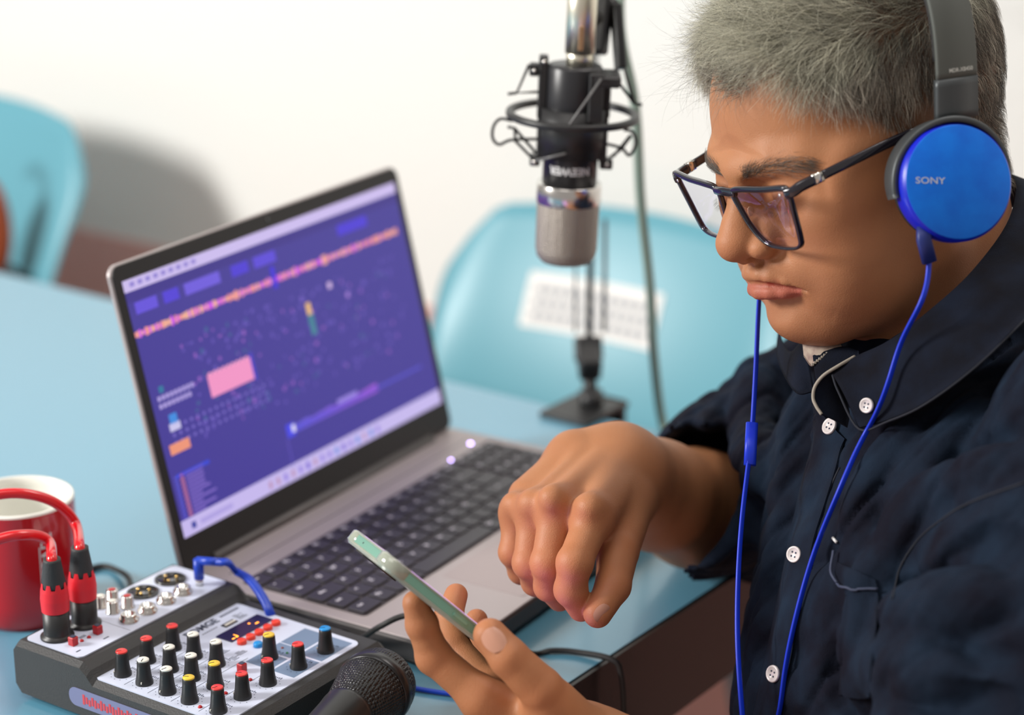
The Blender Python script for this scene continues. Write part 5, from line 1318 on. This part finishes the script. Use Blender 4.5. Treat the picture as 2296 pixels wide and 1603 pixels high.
for s in (1, -1):
    loop = spline([gp(s * a, b) for a, b in out], 5, closed=True)
    rm = MB(); n = len(loop); cen = loop.mean(0)
    # rim: swept section, thicker along the top
    V = []; F = []; K = 8
    for i in range(n):
        tan = nrm(loop[(i + 1) % n] - loop[i - 1]); ax = np.array([1., 0, 0]); side = nrm(np.cross(tan, ax)); 
        if side @ (loop[i] - cen) < 0: side = -side
        th = .0011 + .0010 * max(0, side[2]) ** 2; dp = .0019
        for k in range(K):
            t = 2 * PI * (k + .5) / K; ca, sa = math.cos(t), math.sin(t); ca = math.copysign(abs(ca) ** .5, ca); sa = math.copysign(abs(sa) ** .5, sa)
            V.append(loop[i] + side * th * ca + np.array([1, 0, .15]) * dp * sa)
    for i in range(n):
        for k in range(K): F.append((i * K + k, i * K + (k + 1) % K, ((i + 1) % n) * K + (k + 1) % K, ((i + 1) % n) * K + k))
    rm.add(V, F).build('rim', M_rim, gl)
    lv_ = [cen + np.array([.0012, 0, 0])] + [p for p in loop] ; F = [(0, 1 + i, 1 + (i + 1) % n) for i in range(n)]
    # gently domed lens
    V = []; F = []; R_ = 8
    for j in range(R_ + 1):
        for i in range(n): f_ = j / R_; p = cen + (loop[i] - cen) * f_ * .985; V.append(p + np.array([1, 0, .1]) * .0022 * (1 - f_ * f_))
    for j in range(R_):
        for i in range(n): F.append((j * n + i, j * n + (i + 1) % n, (j + 1) * n + (i + 1) % n, (j + 1) * n + i))
    MB().add(V, F).build('lens', M_lens, gl)
    hg = [gp(s * 61, 21) + [.001, 0, 0], gp(s * 65.5, 21.6) + [-.001, 0, 0], np.array([95, s * 69.5, 21.5]) * .001, np.array([86, s * 71.5, 21.8]) * .001]
    MB().tube(spline(hg, 5), 0, 12, flat=(.0024, .0034), up=(0, 0, 1)).build('end_piece', M_rim, gl)
    MB().tube([np.array([87, s * 71.4, 21.8]) * .001, np.array([80.5, s * 72.5, 22]) * .001], 0, 12, flat=(.0021, .0036), up=(0, 0, 1)).build('hinge_band', mat('silver_band', (.8, .78, .72), .2, 1), gl)
    tp = spline([np.array(q_) * .001 for q_ in ((81, s * 72.4, 22), (60, s * 75.5, 22.3), (30, s * 78.5, 22), (8, s * 80, 20), (-6, s * 81.5, 14), (-16, s * 82.5, 0), (-19, s * 82, -12))], 6)
    tm = MB().tube(tp, 0, 12, flat=(.0017, .0030), up=(.15, 0, 1)).build('temple', M_rim, gl)
    MB().sphere(tuple(gp(s * 57.5, 20.5) + [.0026, 0, 0]), .0012, 0, 8, sc=(.5, 1, 1)).build('rivet', M_chrome, gl)
    MB().sphere(tuple(gp(s * 10, 2) + [-.006, -s * .001, 0]), .0028, 0, 10, sc=(.9, .4, 1.5)).build('nose_pad', M_padc, gl)
MB().tube(spline([gp(11, 19) , gp(5, 19.5) + [.001, 0, 0], gp(0, 20) + [.0015, 0, 0], gp(-5, 19.5) + [.001, 0, 0], gp(-11, 19)], 5), 0, 12, flat=(.0020, .0028), up=(0, 0, 1)).build('bridge', M_rim, gl)

# ================================================================== HEADPHONES
def CV(x, y, z): return CR * x + CU * y - CF * z
hp_root = empty('headphones', M=Matrix(HMat.tolist())); tag(hp_root, 'headphones with a grey headband, bright blue ear cup and blue cord', 'headphones')
HMi = np.linalg.inv(HMat)
M_cup = mat('brushed_blue', srgb(0, 124, 242), .36, .3, noise=(60, .6, srgb(0, 92, 215)))
M_cups = mat('blue_cup_side', srgb(10, 30, 190), .35)
M_gun = mat('grey_yoke', srgb(74, 78, 80), .42, .4); M_bnd = mat('grey_band', srgb(84, 88, 84), .55, .1); M_pad_ = mat('black_ear_pad', (.014, .014, .015), .65, bump=[(300, .0004)])
def cup(Cw, nw, side):
    """Cw: centre of the outer face, nw: outward normal"""
    zc = nrm(nw); upd = HR @ nrm([-.58, 0, 1.0]); upv = nrm(upd - zc * (zc @ upd)); xc = np.cross(upv, zc)
    T = HMi @ np.array(frame(Cw, xc, upv, zc))
    c = MB(); c.lathe([(.0345, -.015), (.0357, -.011), (.0357, -.0022), (.0345, -.0008), (.0340, .0)], 72, 1, T=T, cap=False).lathe([(.0341, .0), (.0336, .0003), (.000001, .0003)], 72, 0, T=T, cap=False)
    co = c.build('ear_cup', [M_cup, M_cups], hp_root); co['label'] = 'bright blue ear cup'
    MB().lathe([(.030, -.014), (.0335, -.0155), (.0335, -.020), (.031, -.0235), (.020, -.0240), (.016, -.020), (.002, -.020)], 48, 0, T=T, cap=False).build('ear_pad', M_pad_, hp_root)
    arc = [(.0375 * math.cos(t), .0375 * math.sin(t) , -.0095 - .0030 * math.cos(2 * t)) for t in np.linspace(math.radians(12), math.radians(200), 40)]
    yk = MB(); A_ = np.array(arc); V = []; F = []; n = len(A_)
    for i, p in enumerate(A_):
        rd = nrm([p[0], p[1], 0]); w_ = .0078 * (1 - .35 * abs(2 * i / (n - 1) - 1) ** 4)
        for (a, b) in ((-.0014, -w_), (.0018, -w_), (.0022, -w_ + .001), (.0022, w_ * .9 - .0012), (.0016, w_ * .9), (-.0014, w_ * .9)): V.append(p + rd * a + np.array([0, 0, b]))
    for i in range(n - 1):
        for k in range(6): F.append((i * 6 + k, i * 6 + (k + 1) % 6, i * 6 + 6 + (k + 1) % 6, i * 6 + 6 + k))
    F.append(tuple(range(6))); F.append(tuple(range(6 * n - 6, 6 * n))[::-1])
    yk.add(V, F, 0, True, T).build('yoke', M_gun, hp_root)
    return T, co
Lc = HR.T @ CV(.24, .04, .96)
Cw = at(2150, 409, 1.292); T1, cupo = cup(Cw, CV(.26, .02, .96), 1)
ch = HMi @ np.array([*Cw, 1]); ch = ch[:3]                       # cup centre in the head frame (m)
nh = HMi[:3, :3] @ nrm(CV(.26, .02, .96))
# right cup mirrored through the head's middle
cr_h = ch * [1, -1, 1] + [-.016, .012, 0]; nr_h = nh * [1, -1, 1]
cup((HMat @ np.array([*cr_h, 1]))[:3], HMat[:3, :3] @ nr_h, -1)
# lettering on the cup
V, F = text_mesh('SONY', .0055, .0001, .00004); V[:, 0] *= 1.32
b = MB(); Rz = math.radians(0)
upv = nrm(CU - nrm(CV(.26, .02, .96)) * (CU @ nrm(CV(.26, .02, .96)))); xr = np.cross(upv, nrm(CV(.26, .02, .96)))
pt = Cw + xr * ((2080 - 2150) / FPX * 1.30) + upv * (.0002) + nrm(CV(.26, .02, .96)) * .0005
b.add(V, F, 0, False, HMi @ np.array(frame(pt, xr, upv, CV(.26, .02, .96)))).build('lettering', mat('silver_print', (.7, .75, .82), .3, .5), cupo)['label'] = 'silver lettering'
# headband: flat strap over the head
up_h = nrm([-.30, 0, 1.0]); yk_top = T1 @ np.array([0, .0395, -.0095, 1]); yk_top = yk_top[:3]
def band_path(s, n=44):
    P = []
    y0 = yk_top[1]
    for i in range(n + 1):
        t = PI / 2 * i / n
        yy = y0 * math.cos(t) ** .55 * (1 + .08 * math.sin(2 * t)); zz = .116 * math.sin(t) ** .80
        P.append(np.array([yk_top[0], 0, yk_top[2]]) + up_h * zz + np.array([0, s * yy, 0]))
    return np.array(P)
full = np.vstack([band_path(1), band_path(-1)[::-1][1:]])
full = spline(full[::4], 5)
fwd = nrm(np.cross([0, 1, 0], up_h)); fwd = fwd if fwd[0] > 0 else -fwd
def strap(P, w0, t, name, m, inner=0.0, parent=hp_root):
    V = []; F = []; n = len(P)
    for i in range(n):
        tan = nrm(P[min(i + 1, n - 1)] - P[max(i - 1, 0)]); nn = nrm(np.cross(tan, fwd)); mid = P.mean(0)
        if nn @ (P[i] - np.array([P[i][0], 0, yk_top[2]])) < 0: nn = -nn
        w_ = w0(i / (n - 1)) if callable(w0) else w0
        for (a, b) in ((-w_, inner), (w_, inner), (w_, inner + t * .6), (w_ * .93, inner + t), (-w_ * .93, inner + t), (-w_, inner + t * .6)): V.append(P[i] + fwd * a + nn * b)
    for i in range(n - 1):
        for k in range(6): F.append((i * 6 + k, i * 6 + (k + 1) % 6, i * 6 + 6 + (k + 1) % 6, i * 6 + 6 + k))
    F.append(tuple(range(6))[::-1]); F.append(tuple(range(6 * n - 6, 6 * n)))
    return MB().add(V, F).build(name, m, parent)
n = len(full); k0 = 5
hb_ = strap(full[k0:n - k0], .0150, .0026, 'headband', M_bnd); strap(full[8:n - 8], .0152, .0016, 'headband_lining', M_pad_, -.0018, hb_)
for s, P in ((1, full[:k0 + 1]), (-1, full[n - k0 - 1:])):
    strap(P, .0156, .0042, 'slider', M_gun, -.0012)
V, F = text_mesh('MDR-XB450', .0034, .00008, .00003)
i = k0 + 2; tan = nrm(full[i + 1] - full[i - 1]); nn = nrm(np.cross(tan, fwd)); nn = nn if nn[1] > 0 else -nn; ux = nrm(np.cross(tan, nn)); 
MB().add(V, F, 0, False, np.array(frame(full[i] + nn * .0030, ux, tan, nn)) @ np.array(Matrix.Translation((.0018, -.003, 0)))).build('lettering', mat('pale_print', (.6, .62, .58), .5), hb_)['label'] = 'small pale lettering'
# cord: two leads down the chest, lying on collar and placket
M_cord = mat('blue_flat_cord', srgb(14, 52, 205), .38)
def lead(pts, name, r=(.0017, .0009)):
    P = spline(np.array(pts), 8)
    for _ in range(60): P[1:-1] = .5 * P[1:-1] + .25 * (P[:-2] + P[2:])
    Ph = P @ HMi[:3, :3].T + HMi[:3, 3]
    upx = HMi[:3, :3] @ nrm(-CF + CR * .5)
    return MB().tube(Ph, 0, 10, flat=r, up=upx).build(name, M_cord, hp_root)
def oz(px, py, lift=.004):
    p, nn = onto(px, py, lift); return p
q0 = at(2072, 540, 1.292); q1 = at(2084, 588, 1.296)
MB().tube(np.array([q0 + CU * .008, q0, q1]) @ HMi[:3, :3].T + HMi[:3, 3], 0, 12, flat=(.0046, .0034), up=HMi[:3, :3] @ (-CF)).build('strain_relief', mat('dark_blue_rubber', srgb(24, 40, 110), .5), hp_root)
lead([q1 - CU * -.002, at(2082, 630, 1.298), at(2068, 690, 1.286), oz(2040, 770, .010), oz(2020, 830, .007), oz(2000, 880, .006), oz(1980, 935, .006), oz(1960, 985, .009), oz(1930, 1050, .008), oz(1900, 1115, .007), oz(1850, 1210, .006), oz(1812, 1320, .004), oz(1785, 1420, .004), oz(1765, 1520, .004), oz(1745, 1600, .004), oz(1735, 1640, .004)], 'left_lead')
zr = 1.40
lead([at(1712, 560, 1.452), at(1704, 640, 1.44), at(1699, 720, 1.43), at(1697, 800, 1.42), at(1690, 900, 1.41), at(1688, 960, 1.405), at(1678, 1045, 1.39), at(1664, 1140, 1.375), at(1656, 1250, 1.365), at(1652, 1350, 1.355), at(1652, 1450, 1.345), at(1658, 1540, 1.335), at(1668, 1660, 1.33)], 'right_lead')
A0, A1 = at(1686, 950, 1.404), at(1681, 1043, 1.392)
MB().tube(np.array([A0, A1]) @ HMi[:3, :3].T + HMi[:3, 3], 0, 14, flat=(.0040, .0024), up=HMi[:3, :3] @ (-CF)).build('cord_slider', M_cord, hp_root)
